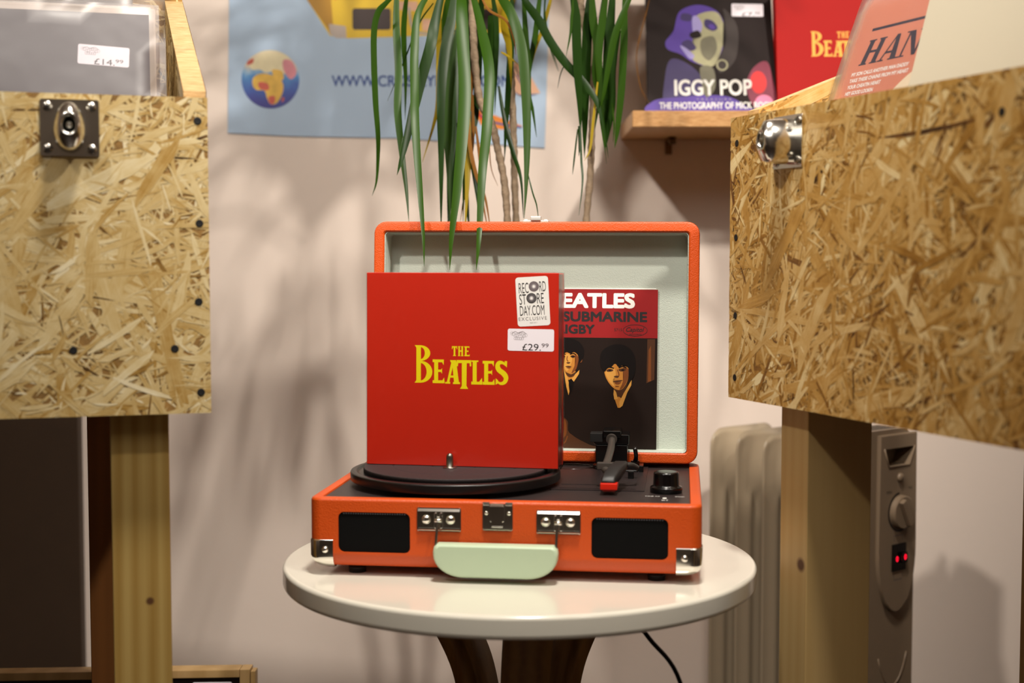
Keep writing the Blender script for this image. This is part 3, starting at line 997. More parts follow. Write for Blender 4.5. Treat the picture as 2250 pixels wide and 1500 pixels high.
    prism(b, rrect(.1600, .1872, -.0268, -.0020, .0022), 0, .0014, FACE, bev=.0004)
    box(b, .1600, .1665, -.0022, .0018, -.0022, -.0006, .0004); box(b, .1805, .1872, -.0022, .0018, -.0022, -.0006, .0004)
    wedge(b, .1606, .1664, -.0022, -.0040); wedge(b, .1806, .1866, -.0022, -.0040); wedge(b, .1612, .1860, -.0266, -.0246, d=.0018)
    lt = obj('latch', b, chrome, RP, 35)
    b = bmesh.new(); prism(b, rrect(.1668, .1796, -.0185, -.0030, .0015), .0014, .0048, FACE, bev=.0011); wedge(b, .1672, .1792, -.0015, -.0045, y0=-.0020, d=.0034); obj('latch_lever', b, chrome, lt, 35)
    b = bmesh.new(); box(b, .1680, .1785, -.0030, -.0010, -.0237, -.0222, .0005); obj('latch_lip', b, chrome, lt, 35)
    for x in (.1634, .1838):
        b = bmesh.new(); lathe(b, [(.0021, .001), (.0018, .0022), (0, .0027)], 16, Matrix.Translation((x, 0, -.0105)) @ Matrix.Rotation(PI / 2, 4, 'X')); obj('rivet', b, chrome, lt, 180)
    # metal corners, feet
    for sx in (0, 1):
        for sy in (0, 1):
            b = bmesh.new()
            e = .0009
            w_, h_ = .0225, .0255
            x0, x1 = (-e, w_) if sx == 0 else (W - w_, W + e)
            y0, y1 = (-e, w_) if sy == 0 else (D - w_, D + e)
            rr = .0115
            def q(z, ins=0):
                # rounded only at the outer vertical edge
                cx, cy = (x0 + rr, y0 + rr)
                out = []
                xa, xb, ya, yb = 0 - e + ins, w_, 0 - e + ins, w_
                out = [(xb, ya)] + [(xb, yb)] + [(xa, yb)]
                for k in range(7):
                    a_ = PI + PI / 2 * k / 6
                    out.append((xa + rr + rr * math.cos(a_), ya + rr + rr * math.sin(a_)))
                res = []
                for x, y in out:
                    res.append((x if sx == 0 else W - x, y if sy == 0 else D - y, z))
                return res if (sx + sy) % 2 == 0 else res[::-1]
            loft(b, [q(-H - .0010, .0085), q(-H + .0010, .0045), q(-H + .0050, .0014), q(-H + .0100, 0), q(-H + h_ - .001, 0), q(-H + h_, .0008)])
            bmesh.ops.recalc_face_normals(b, faces=b.faces)
            mc = obj('metal_corner', b, chrome, RP, 40)
            b = bmesh.new(); xx = w_ - .0075 if sx == 0 else W - w_ + .0075
            yy = -e if sy == 0 else D + e
            lathe(b, [(.0032, 0), (.003, .0012), (.0018, .0022), (0, .0026)], 20, Matrix.Translation((xx, yy, -H + .0165)) @ Matrix.Rotation(PI / 2 * (1 if sy == 0 else -1), 4, 'X'))
            obj('rivet', b, chrome, mc, 180)
    for fx, fy in ((.040, .022), (.3150, .022), (.040, .24), (.315, .235)):
        b = bmesh.new(); lathe(b, [(.0078, -H - .0083), (.0085, -H + .001)], 24, Matrix.Translation((fx, fy, 0))); obj('rubber_foot', b, matte_blk, RP, 40)
    # lid
    LW, LH, LT = .3455, .2565, .040
    ML = Matrix.Translation((W - LW - .0020, .2305, .0048)) @ Matrix.Rotation(-.0615, 4, 'X') @ Matrix.Rotation(.004, 4, 'Y')
    def lr(x0, x1, z0, z1, rr, y): return [ML @ Vector((x, y, z)) for x, z in rrect(x0, x1, z0, z1, rr)][::-1]
    b = bmesh.new(); k = .0112
    loft(b, [lr(.002, LW - .002, .002, LH - .002, .012, LT), lr(0, LW, 0, LH, .013, LT - .002), lr(0, LW, 0, LH, .013, .0025), lr(.0007, LW - .0007, .0007, LH - .0007, .0125, .0007),
             lr(.0025, LW - .0025, .0025, LH - .0025, .011, 0), lr(k - .0015, LW - k + .0015, k - .0015, LH - k + .0015, .004, 0), lr(k, LW - k, k, LH - k, .003, .0015),
             lr(k, LW - k, k, LH - k, .003, .0345)])
    bmesh.ops.recalc_face_normals(b, faces=b.faces)
    lid = obj('lid', b, orange, RP, 40)
    b = bmesh.new(); k2 = k + .0012; k3 = k + .0002
    loft(b, [lr(k3, LW - k3, k3, LH - k3, .004, .0022), lr(k2, LW - k2, k2, LH - k2, .004, .0022), lr(k2, LW - k2, k2, LH - k2, .004, .031), lr(k2 + .001, LW - k2 - .001, k2 + .001, LH - k2 - .001, .003, .032)], False, True)
    obj('lid_lining', b, cream_l, lid, 40)
    b = bmesh.new()
    M2 = ML @ Matrix.Translation((.1735, 0, LH))
    for f in (lambda: box(b, -.0135, .0135, .002, .010, -.0006, .0014, .0004, M=M2), lambda: box(b, -.0055, .0055, .000, .006, .001, .0058, .0008, M=M2), lambda: box(b, -.0125, -.0085, .003, .008, .0012, .0026, .0006, M=M2), lambda: box(b, .0085, .0125, .003, .008, .0012, .0026, .0006, M=M2)): f()
    obj('latch_hook', b, mat('satin_metal', 'eae6de', .42, metal=.85), lid, 35)
    for x in (.045, .300):
        b = bmesh.new(); tube(b, [(x - .005, .2560, .0028), (x + .012, .2560, .0028)], .0026, 12); box(b, x - .005, x + .012, .2552, .2640, -.0002, .0022, .0005)
        obj('hinge', b, bpy.data.materials['satin_metal'], lid, 40)
    return ML, k2


ML, k2 = player()
PW = PO  # world matrix of the player

# ------------------------------------------------------------------ 45 rpm sleeve standing in the lid
def cover_single(a, w, h):
    P = lambda px: (px - 1094) / (1447 - 1094) * w
    Q = lambda py: (988 - py) / (988 - 637) * h
    a.poly([(0, 0), (w, 0), (w, h), (0, h)], mat('sepia_backdrop', '1c110c', .5, spec=.2, var=.3, vscale=25))
    a.poly([(0, Q(744)), (w, Q(744)), (w, h), (0, h)], crimson)
    a.text('THE', P(1112), P(1190), Q(679), Q(645), white_ink, bold=.05); a.text('BEATLES', P(1207), P(1397), Q(679), Q(645), white_ink, bold=.06)
    a.text('YELLOW', P(1099), P(1226), Q(709), Q(686), ink, bold=.055); a.text('SUBMARINE', P(1238), P(1424), Q(709), Q(686), ink, bold=.055)
    a.text('ELEANOR', P(1099), P(1218), Q(736), Q(715), ink, bold=.055); a.text('RIGBY', P(1226), P(1309), Q(736), Q(715), ink, bold=.055)
    a.text('5715', P(1352), P(1369), Q(729), Q(723), ink)
    a.ring(P(1398), Q(727), P(1425) - P(1398), Q(727) - Q(740), .0005, ink, n=36)
    a.text('Capitol', P(1378), P(1418), Q(733), Q(720), ink, bold=.01, shear=.3)
    a.text('RECORDS', P(1386), P(1412), Q(737), Q(734.5), ink)
    # dim room behind: door post on the right, brown shape at lower left
    a.poly([(P(1425), Q(746)), (P(1442), Q(746)), (P(1441), Q(835)), (P(1424), Q(843))], brown_mid)
    a.poly([(P(1428), Q(770)), (P(1433), Q(760)), (P(1434), Q(838)), (P(1427), Q(840))], amber_d)
    a.blob([(P(1238), Q(925)), (P(1252), Q(930)), (P(1256), Q(955)), (P(1300), Q(980)), (P(1330), Q(988)), (P(1236), Q(988))], brown_mid)
    a.blob([(P(1243), Q(926)), (P(1249), Q(935)), (P(1249), Q(958)), (P(1240), Q(965))], amber_d)
    a.stroke([(P(1252), Q(962)), (P(1247), Q(975)), (P(1238), Q(982))], .0012, amber_d)
    # two figures in dark jackets; drawing units taken over the printed area
    X = lambda c: P(1060 + c / 5.102); Y = lambda c: Q(603 + c / 5.102)
    def B(m, *p): a.blob([(X(x), Y(y)) for x, y in p], m)
    def G(m, *p): a.poly([(X(x), Y(y)) for x, y in p], m)
    def S(m, w, *p): a.stroke([(X(x), Y(y)) for x, y in p], w, m)
    bk, am, al, ad, bm_ = brown_blk, amber, amber_l, amber_d, brown_mid
    G(am, (940, 1090), (1000, 1130), (1060, 1095), (1060, 1160), (1000, 1210), (960, 1180))
    B(bm_, (950, 1110), (1010, 1135), (1060, 1110), (1050, 1150), (1000, 1170), (965, 1150))
    G(al, (925, 1075), (975, 1180), (985, 1235), (950, 1220)); G(al, (1105, 1085), (1100, 1130), (1030, 1238), (1012, 1200), (1060, 1130))
    G(al, (945, 1200), (990, 1225), (995, 1330), (985, 1372), (960, 1280))
    G(bk, (985, 1200), (1015, 1185), (1045, 1222), (1022, 1320), (1000, 1362), (986, 1262))
    B(am, (880, 900), (915, 885), (960, 875), (1060, 885), (1092, 940), (1086, 1010), (1060, 1088), (1010, 1125), (960, 1115), (915, 1070), (880, 1000))
    B(al, (930, 930), (990, 905), (1022, 960), (1000, 1040), (962, 1100), (925, 1040))
    B(ad, (1052, 905), (1092, 945), (1086, 1010), (1060, 1088), (1015, 1124), (1044, 1050), (1064, 980))
    S(bk, .0012, (900, 916), (925, 905), (947, 914)); S(bk, .0012, (995, 912), (1030, 899), (1064, 915))
    B(bm_, (898, 930), (925, 922), (944, 938), (922, 950)); B(bm_, (1000, 934), (1030, 919), (1060, 934), (1030, 950))
    B(bk, (908, 937), (922, 930), (934, 939), (920, 944)); B(bk, (1012, 936), (1030, 928), (1048, 936), (1030, 943))
    S(ad, .0009, (968, 930), (962, 965), (975, 992)); B(bm_, (958, 1002), (985, 998), (1002, 1004), (985, 1015), (965, 1013))
    B(bm_, (944, 1048), (980, 1040), (1016, 1048), (984, 1056)); B(ad, (955, 1060), (985, 1057), (1010, 1059), (984, 1070))
    B(ad, (1108, 985), (1135, 958), (1131, 992), (1114, 1002))
    B(bk, (870, 930), (860, 800), (905, 745), (980, 728), (1085, 760), (1150, 840), (1150, 930), (1110, 1000), (1095, 960), (1082, 912), (1040, 884), (1000, 900), (960, 886), (925, 905), (890, 915))
    # second figure
    B(bm_, (1500, 1290), (1600, 1285), (1645, 1225), (1610, 1330), (1550, 1400), (1500, 1345))
    G(am, (1500, 1395), (1548, 1380), (1592, 1400), (1568, 1505), (1540, 1505))
    G(al, (1495, 1298), (1520, 1330), (1540, 1405), (1500, 1412), (1490, 1350)); G(al, (1692, 1188), (1688, 1250), (1645, 1330), (1592, 1482), (1562, 1505), (1556, 1440), (1602, 1345))
    B(am, (1385, 1090), (1420, 1030), (1500, 1005), (1580, 1030), (1650, 1055), (1657, 1130), (1642, 1210), (1602, 1280), (1556, 1305), (1500, 1290), (1448, 1240), (1405, 1170))
    B(al, (1398, 1102), (1460, 1062), (1502, 1070), (1512, 1140), (1482, 1195), (1502, 1262), (1470, 1244), (1425, 1180))
    B(ad, (1592, 1055), (1652, 1065), (1657, 1140), (1636, 1215), (1596, 1280), (1558, 1300), (1586, 1232), (1602, 1150))
    B(bm_, (1408, 1086), (1440, 1068), (1484, 1078), (1472, 1096), (1425, 1102)); B(bm_, (1545, 1072), (1600, 1058), (1630, 1078), (1592, 1096), (1555, 1092))
    S(bk, .0014, (1405, 1066), (1440, 1050), (1492, 1062)); S(bk, .0014, (1545, 1056), (1590, 1040), (1632, 1056))
    B(bk, (1430, 1086), (1448, 1077), (1464, 1086), (1446, 1092)); B(bk, (1572, 1082), (1592, 1071), (1610, 1081), (1590, 1088))
    S(ad, .0011, (1530, 1075), (1546, 1115), (1550, 1145)); B(bm_, (1493, 1152), (1520, 1144), (1550, 1148), (1536, 1167), (1505, 1163))
    B(bm_, (1482, 1212), (1520, 1197), (1592, 1194), (1560, 1212), (1520, 1219)); B(ad, (1503, 1223), (1540, 1220), (1577, 1214), (1550, 1240), (1515, 1240))
    S(ad, .0010, (1510, 1264), (1550, 1264))
    B(bk, (1385, 1100), (1338, 1010), (1350, 885), (1430, 815), (1540, 790), (1650, 825), (1722, 920), (1732, 1080), (1692, 1190), (1658, 1150), (1655, 1060), (1600, 1024), (1545, 1046), (1505, 1008), (1460, 1050), (1420, 1062))


w45, h45 = .174, .1725
xr = at(1446, 640, 1.52)
M45 = PO @ ML @ Matrix.Translation((.3475 - k2 - .0395 - w45 + .009, .0265, k2 + .0005)) @ Matrix.Rotation(-.012, 4, 'X')
S45 = thing('record_sleeve', 'seven inch record sleeve with crimson band and sepia group photo inside the open lid', 'record', M45.to_translation(), M45.to_euler())
b = bmesh.new(); box(b, 0, w45, 0, .0018, 0, h45, .0003, seg=1); obj('cover', b, paper, S45)
a = Art(FACE); cover_single(a, w45, h45); a.done('printed_front', S45)
b = bmesh.new(); tube(b, [(.002, .0009, h45 + .0004), (w45 - .002, .0009, h45 + .0008)], .0006, 6); obj('inner_sleeve', b, white_ink, S45)


# ------------------------------------------------------------------ red boxed set
def logo(a, X, Y, m):
    """two line serif logo; coordinates in a 1000-wide drawing"""
    def R(x0, x1, y0, y1): a.poly([(X(x0), Y(y0)), (X(x1), Y(y0)), (X(x1), Y(y1)), (X(x0), Y(y1))], m, False)
    def Pg(*p): a.poly([(X(x), Y(y)) for x, y in p], m, False)
    def arc(cx, cy, ro, so, ri, si, a0, a1, n=14):
        for k in range(n):
            t, u = (math.radians(a0 + (a1 - a0) * j / n) for j in (k, k + 1))
            a.poly([(X(cx + ro * math.cos(t)), Y(cy - so * math.sin(t))), (X(cx + ro * math.cos(u)), Y(cy - so * math.sin(u))),
                    (X(cx + ri * math.cos(u)), Y(cy - si * math.sin(u))), (X(cx + ri * math.cos(t)), Y(cy - si * math.sin(t)))], m, False)
    a.up()
    # THE
    R(652, 663, 592, 657); R(640, 675, 592, 601); Pg((640, 592), (643, 592), (645, 610), (640, 612)); Pg((672, 592), (675, 592), (675, 612), (671, 610)); R(648, 667, 652, 657)
    R(683, 693, 592, 657); R(703, 713, 592, 657); R(690, 706, 619, 628); R(680, 696, 592, 596); R(680, 696, 653, 657); R(700, 716, 592, 596); R(700, 716, 653, 657)
    R(726, 737, 592, 657); R(722, 755, 592, 600); R(730, 749, 620, 628); R(722, 757, 649, 657); Pg((751, 592), (755, 592), (755, 608)); Pg((757, 641), (757, 657), (752, 657))
    # B
    R(406, 436, 590, 835); Pg((394, 588), (440, 588), (436, 604), (406, 604)); Pg((394, 837), (440, 837), (436, 820), (406, 820))
    arc(432, 640, 66, 52, 30, 40, -90, 90); arc(432, 764, 80, 73, 42, 58, -90, 90); R(430, 440, 588, 602); R(430, 440, 822, 837)
    # E
    for dx, dy, w_ in ((0, 0, 0), (328, 5, 2)):
        R(524 + dx, 550 + dx, 684 + dy, 836 + dy); R(514 + dx, 584 + dx, 681 + dy, 699 + dy); R(545 + dx, 572 + dx, 748 + dy, 764 + dy); R(514 + dx, 588 + dx, 819 + dy, 838 + dy)
        Pg((570 + dx, 690 + dy), (588 + dx, 681 + dy), (586 + dx, 718 + dy)); Pg((568 + dx, 750 + dy), (576 + dx, 738 + dy), (576 + dx, 775 + dy), (568 + dx, 762 + dy)); Pg((572 + dx, 828 + dy), (590 + dx, 800 + dy), (593 + dx, 838 + dy))
    # A
    Pg((640, 684), (656, 684), (622, 838), (606, 838)); Pg((640, 684), (668, 684), (688, 838), (656, 838)); R(622, 668, 786, 800)
    R(596, 630, 829, 840); R(648, 694, 829, 842); Pg((628, 684), (660, 684), (664, 700), (634, 700))
    # T
    R(672, 766, 683, 703); Pg((672, 683), (684, 683), (680, 725), (668, 722)); Pg((756, 683), (766, 683), (768, 722), (758, 725))
    Pg((706, 690), (738, 690), (736, 862), (706, 862)); Pg((708, 850), (735, 850), (748, 873), (694, 873))
    # L
    R(777, 803, 686, 840); R(768, 814, 684, 694); R(768, 834, 824, 843); Pg((814, 832), (838, 798), (840, 843), (814, 843))
    # S
    P = [(992, 716), (975, 699), (950, 697), (939, 717), (948, 744), (978, 768), (994, 795), (985, 824), (960, 834), (938, 822)]
    a.stroke([(X(x), Y(y)) for x, y in P], [abs(X(8) - X(0)), abs(X(24) - X(0)), abs(X(32) - X(0)), abs(X(34) - X(0)), abs(X(24) - X(0)), abs(X(10) - X(0))], m, False)
    Pg((984, 686), (1001, 686), (999, 728), (988, 716)); Pg((926, 842), (927, 800), (942, 812), (946, 832))


def rsd_sticker(a, x, y, w, h, rot):
    cr, sr = math.cos(rot), math.sin(rot)
    def R(px, py): return (x + px * cr - py * sr, y + px * sr + py * cr)
    a.poly([R(p, q) for p, q in rrect(-w / 2, w / 2, -h / 2, h / 2, w * .09)], sticker_w)
    def T(s, x0, x1, y0, y1, m, bold=0, track=1):
        cx, cy = R((x0 + x1) / 2 * w, (y0 + y1) / 2 * h); a.text(s, cx - (x1 - x0) * w / 2, cx + (x1 - x0) * w / 2, cy - (y1 - y0) * h / 2, cy + (y1 - y0) * h / 2, m, bold=bold, rot=rot, track=track)
    T('REC', -.41, -.11, .17, .385, ink, 0); T('RD', .22, .42, .19, .395, ink, 0)
    T('ST', -.41, -.20, -.06, .155, ink, 0); T('RE', .13, .34, -.05, .16, ink, 0)
    T('DAY.COM', -.41, .34, -.285, -.08, ink, 0)
    T('EXCLUSIVE', -.46, .40, -.385, -.315, ink_soft, 0, 1.3)
    T('RSD 2011', -.12, .10, -.445, -.425, ink_soft)
    for cx, cy, d in ((.055, .30, ink_soft), (-.035, .065, ink)):
        X_, Y_ = R(cx * w, cy * h)
        a.disc(X_, Y_, w * .155, w * .155, d); a.ring(X_, Y_, w * .125, w * .125, .0002, ink_pale); a.ring(X_, Y_, w * .10, w * .10, .0002, ink_pale, up=False)
        a.disc(X_, Y_, w * .075, w * .075, ink_pale); a.disc(X_, Y_, w * .04, w * .04, sticker_w)


BW, BH, BT = .1925, .1905, .035
pl0 = at(806, 1019, 1.392)
BYAW = math.radians(-10.5)
ZM = Z0 + .0161
MB_ = Matrix.Translation((pl0.x, pl0.y, ZM + .0002)) @ Matrix.Rotation(BYAW, 4, 'Z') @ Matrix.Rotation(-math.radians(1.2), 4, 'X')
BX = thing('boxed_record_set', 'square red boxed set with yellow title and two stickers standing on the turntable platter', 'record box', MB_.to_translation(), MB_.to_euler(), 'red boxed sets with the yellow logo')


def red_box(root, w, h, t, front, spine, lm, stickers):
    b = bmesh.new()
    box(b, 0, w, .0, .0018, 0, h, .0005, seg=1, mi=0)
    box(b, .0010, w - .0010, .0018, t - .0018, .0010, h - .0010, .0004, seg=1, mi=1)
    box(b, 0, w, t - .0018, t, 0, h, .0005, seg=1, mi=0)
    obj('box', b, [front, spine], root, 35)
    a = Art(FACE)
    logo(a, lambda x: (x - 75) / 1255 * w, lambda y: h - (y - 108) / 1280 * h, lm)
    a.done('title_lettering', root)
    if stickers:
        U = lambda x: (x - 75) / 1255 * w; V = lambda y: h - (y - 108) / 1280 * h
        a = Art(FACE, h=.0002)
        rsd_sticker(a, U(1165), V(293), .0322, .0478, math.radians(3.4)); a.done('round_cornered_sticker', root)['label'] = 'white sticker with black lettering and two small record drawings'
        a = Art(FACE, h=.0002)
        shop_sticker(a, U(1153), V(546), .0457, .0215, ('£29.', '99'), math.radians(-.6)); a.done('price_label', root)['label'] = 'white price label reading £29.99'
        # shrink film: a loose clear shell, gathered at the right side
        b = bmesh.new()
        box(b, -.0006, w + .0006, -.0011, t + .0007, .0003, h + .0006, .0004, seg=1)
        n = 16
        prev = None
        for k in range(n + 1):
            z = h * k / n; dx = .0016 + .0010 * math.sin(k * 2.3) + .0006 * math.sin(k * 5.1)
            row = [b.verts.new((w + .0006, t * .25, z)), b.verts.new((w + .0006 + dx, t * .55, z)), b.verts.new((w + .0006, t * .85, z))]
            if prev:
                for i in range(2): b.faces.new((prev[i], prev[i + 1], row[i + 1], row[i]))
            prev = row
        obj('shrink_wrap', b, shrink, root, 50)


red_box(BX, BW, BH, BT, red_card, red_card2, yellow_ink, True)

# ------------------------------------------------------------------ shelf and what stands on it
def shelf():
    zt = at(1500, 243, 1.96).z
    x0 = at(1390, 243, 1.96).x; x1 = 1.45
    t = thing('wall_shelf', 'rough wooden shelf on the back wall at upper right', 'shelf', (x0, 1.96, zt))
    osb = mat_osb('chipboard_shelf', [(.2, '8f6238'), (.45, 'bb8c58'), (.62, 'cda06c'), (.9, 'dab888')], edge=True)
    b = bmesh.new(); box(b, 0, x1 - x0, 0, WY - 1.96 - .0005, -.0225, 0, .001, seg=1); obj('board', b, osb, t)
    b = bmesh.new()
    box(b, .068, .078, WY - 1.96 - .035, WY - 1.96 - .001, -.026, -.0227, .0005); box(b, .068, .078, WY - 1.96 - .004, WY - 1.96 - .001, -.045, -.0227, .0005)
    lathe(b, [(.006, -.033), (.006, -.0227)], 12, Matrix.Translation((.073, WY - 1.96 - .05, 0))); obj('bracket', b, mat('dull_brass', '6a5030', .4, metal=.7), t, 35)
    return zt, x0
ZS, XS = shelf()

night = mat('night_print', '1e1210', .65, spec=.25, var=.1)
purple = mat('purple_print', '4a2a92', .45, var=.15, vscale=25)
purple_d = mat('deep_purple_print', '2c1858', .45, var=.15, vscale=25)
skin_g = mat('green_grey_print', 'a09c78', .45, var=.2, vscale=60)
skin_d = mat('olive_print', '6a6650', .45, var=.2, vscale=60)
lilac = mat('lilac_print', '9a90c8', .45, var=.1, vscale=60)
magenta = mat('magenta_print', '7a1838', .45, var=.2, vscale=20)
hot_red = mat('hot_red_print', 'd81a1a', .45)
hot_pink = mat('hot_pink_print', 'e880a8', .45, var=.1, vscale=40)


def iggy():
    w, h = .182, .240
    p = at(1425, 240, 1.995)
    M = Matrix.Translation((p.x, 2.005, ZS + .0002)) @ Matrix.Rotation(math.radians(-2.5), 4, 'Z') @ Matrix.Rotation(-math.radians(24), 4, 'X')
    t = thing('photo_book', 'dark photography book with a purple lit face on the wall shelf', 'book', M.to_translation(), M.to_euler())
    b = bmesh.new(); box(b, 0, w, 0, .003, 0, h, .001, mi=0); box(b, 0, w, .020, .023, 0, h, .001, mi=0); box(b, 0, .003, .002, .021, 0, h, .0008, mi=0)
    obj('cover', b, night, t, 35)
    b = bmesh.new(); box(b, .003, w - .003, .003, .020, .003, h - .003); obj('pages', b, paper, t)
    P = lambda px: (px - 1420) / (1697 - 1420) * w; Q = lambda py: (240 - py) / 277 * w * 1.2
    a = Art(FACE)
    X = lambda c: P(1100 + c / 3); Y = lambda c: Q(c / 3)
    a.blob([(X(1075), Y(715)), (X(1075), Y(500)), (X(1120), Y(380)), (X(1240), Y(420)), (X(1320), Y(520)), (X(1300), Y(715))], purple_d)
    a.blob([(X(985), Y(715)), (X(1000), Y(640)), (X(1150), Y(620)), (X(1450), Y(610)), (X(1600), Y(680)), (X(1620), Y(715))], purple)
    a.blob([(X(1085), Y(270)), (X(1140), Y(200)), (X(1180), Y(80)), (X(1300), Y(35)), (X(1420), Y(70)), (X(1475), Y(160)), (X(1470), Y(280)), (X(1430), Y(370)), (X(1380), Y(430)), (X(1260), Y(400)), (X(1180), Y(350)), (X(1100), Y(320))], purple)
    a.blob([(X(1300), Y(100)), (X(1420), Y(80)), (X(1470), Y(160)), (X(1465), Y(270)), (X(1430), Y(370)), (X(1380), Y(430)), (X(1270), Y(395)), (X(1240), Y(330)), (X(1290), Y(250)), (X(1270), Y(170))], skin_g)
    a.blob([(X(1350), Y(130)), (X(1400), Y(140)), (X(1430), Y(185)), (X(1395), Y(205)), (X(1345), Y(175))], purple_d)
    a.blob([(X(1370), Y(165)), (X(1400), Y(162)), (X(1415), Y(188)), (X(1385), Y(192))], purple)
    a.blob([(X(1475), Y(60)), (X(1560), Y(180)), (X(1540), Y(380)), (X(1440), Y(470)), (X(1420), Y(400)), (X(1480), Y(280)), (X(1480), Y(150))], mat('hair_print', '2c201c', .6))
    a.blob([(X(1265), Y(120)), (X(1300), Y(110)), (X(1330), Y(170)), (X(1300), Y(240)), (X(1270), Y(230))], lilac)
    a.blob([(X(1200), Y(90)), (X(1260), Y(100)), (X(1250), Y(140)), (X(1190), Y(130))], purple_d)
    a.blob([(X(1245), Y(220)), (X(1300), Y(200)), (X(1320), Y(240)), (X(1260), Y(250))], night)
    a.blob([(X(1190), Y(280)), (X(1240), Y(260)), (X(1285), Y(310)), (X(1250), Y(330)), (X(1210), Y(310))], purple_d)
    a.blob([(X(1180), Y(300)), (X(1215), Y(310)), (X(1270), Y(360)), (X(1240), Y(380))], lilac)
    a.blob([(X(1320), Y(260)), (X(1400), Y(240)), (X(1420), Y(320)), (X(1370), Y(390)), (X(1320), Y(350))], skin_d)
    a.blob([(X(1310), Y(430)), (X(1390), Y(440)), (X(1400), Y(560)), (X(1340), Y(620)), (X(1310), Y(520))], skin_d)
    a.ring(X(1450), Y(420), .0085, .0095, .0025, skin_g)
    a.blob([(X(1600), Y(560)), (X(1650), Y(440)), (X(1740), Y(400)), (X(1775), Y(520)), (X(1790), Y(700)), (X(1660), Y(700))], magenta)
    a.disc(X(1680), Y(530), .0115, .0185, hot_red); a.disc(X(1710), Y(660), .013, .014, hot_pink)
    a.text('IGGY POP', X(1135), X(1637), Y(610), Y(510), white_ink, bold=.03)
    a.text('TREASURE', X(1275), X(1500), Y(640), Y(627), ink_pale, track=1.6)
    a.text('THE PHOTOGRAPHY OF MICK ROCK', X(1035), X(1765), Y(692), Y(650), white_ink, bold=.02)
    a.done('printed_front', t)
    a = Art(FACE, h=.0012)
    shop_sticker(a, X(1630), Y(75), .0457, .0215, ('£7.', '99'), math.radians(-1.5)); a.done('price_label', t)['label'] = 'white price label'
    return t
iggy()

p = at(1699, 240, 1.985)
MR = Matrix.Translation((p.x + .0075, 1.990, ZS + .0002)) @ Matrix.Rotation(math.radians(-3), 4, 'Z') @ Matrix.Rotation(-math.radians(14), 4, 'X')
RX = thing('boxed_record_set', 'red boxed set with gold title on the wall shelf beside the dark book', 'record box', MR.to_translation(), MR.to_euler(), 'red boxed sets with the yellow logo')
red_box(RX, .190, .193, .030, red_card3, red_card3, gold_ink, False)

# ------------------------------------------------------------------ poster
poster_b = mat('poster_blue', 'aec4dc', .55, var=.12, vscale=5, bump=.6, bscale=7)
poster_y = mat('poster_yellow', 'e2bc1c', .5, var=.12, vscale=12)
poster_g = mat('poster_gold_shade', 'b8860c', .5, var=.1, vscale=12)
p_dark = mat('poster_brown', '3a2824', .5, var=.1)
p_grey = mat('poster_silver', 'b8aaa0', .5, var=.15, vscale=50)
p_peach = mat('poster_peach', 'e0b090', .5, var=.15, vscale=30)
p_blue = mat('poster_ink_blue', '2c4a90', .5)
p_viol = mat('poster_violet', '503c78', .5)
p_orange = mat('poster_orange', 'e08428', .5, var=.1)


def mat_globe():
    m, nt, b = tree('globe_print'); L = nt.links
    tc = N(nt, 'ShaderNodeTexCoord')
    mp = N(nt, 'ShaderNodeMapping'); L.new(tc.outputs['Object'], mp.inputs[0])
    sep = N(nt, 'ShaderNodeSeparateXYZ'); L.new(tc.outputs['Object'], sep.inputs[0])
    nz = N(nt, 'ShaderNodeTexNoise', i_Scale=40.0, i_Detail=4.0); L.new(tc.outputs['Object'], nz.inputs['Vector'])
    mr = N(nt, 'ShaderNodeMapRange'); mr.inputs[1].default_value = GZ - .035; mr.inputs[2].default_value = GZ + .045
    L.new(sep.outputs['Z'], mr.inputs[0])
    ad = N(nt, 'ShaderNodeMath', operation='ADD'); L.new(mr.outputs[0], ad.inputs[0])
    ml = N(nt, 'ShaderNodeMath', operation='MULTIPLY_ADD'); ml.inputs[1].default_value = .5; ml.inputs[2].default_value = -.25
    L.new(nz.outputs['Fac'], ml.inputs[0]); L.new(ml.outputs[0], ad.inputs[1])
    cr = N(nt, 'ShaderNodeValToRGB'); e = cr.color_ramp.elements
    e[0].position = 0; e[0].color = lin('3c3c8c'); e[1].position = 1; e[1].color = lin('e8dcb8')
    for p_, c in ((.3, '3c5aa8'), (.5, '4a86c0'), (.62, '8fb0cc'), (.72, 'd8c8b0')):
        q = e.new(p_); q.color = lin(c)
    L.new(ad.outputs[0], cr.inputs[0]); L.new(cr.outputs[0], b.inputs['Base Color']); b.inputs['Roughness'].default_value = .5
    return m


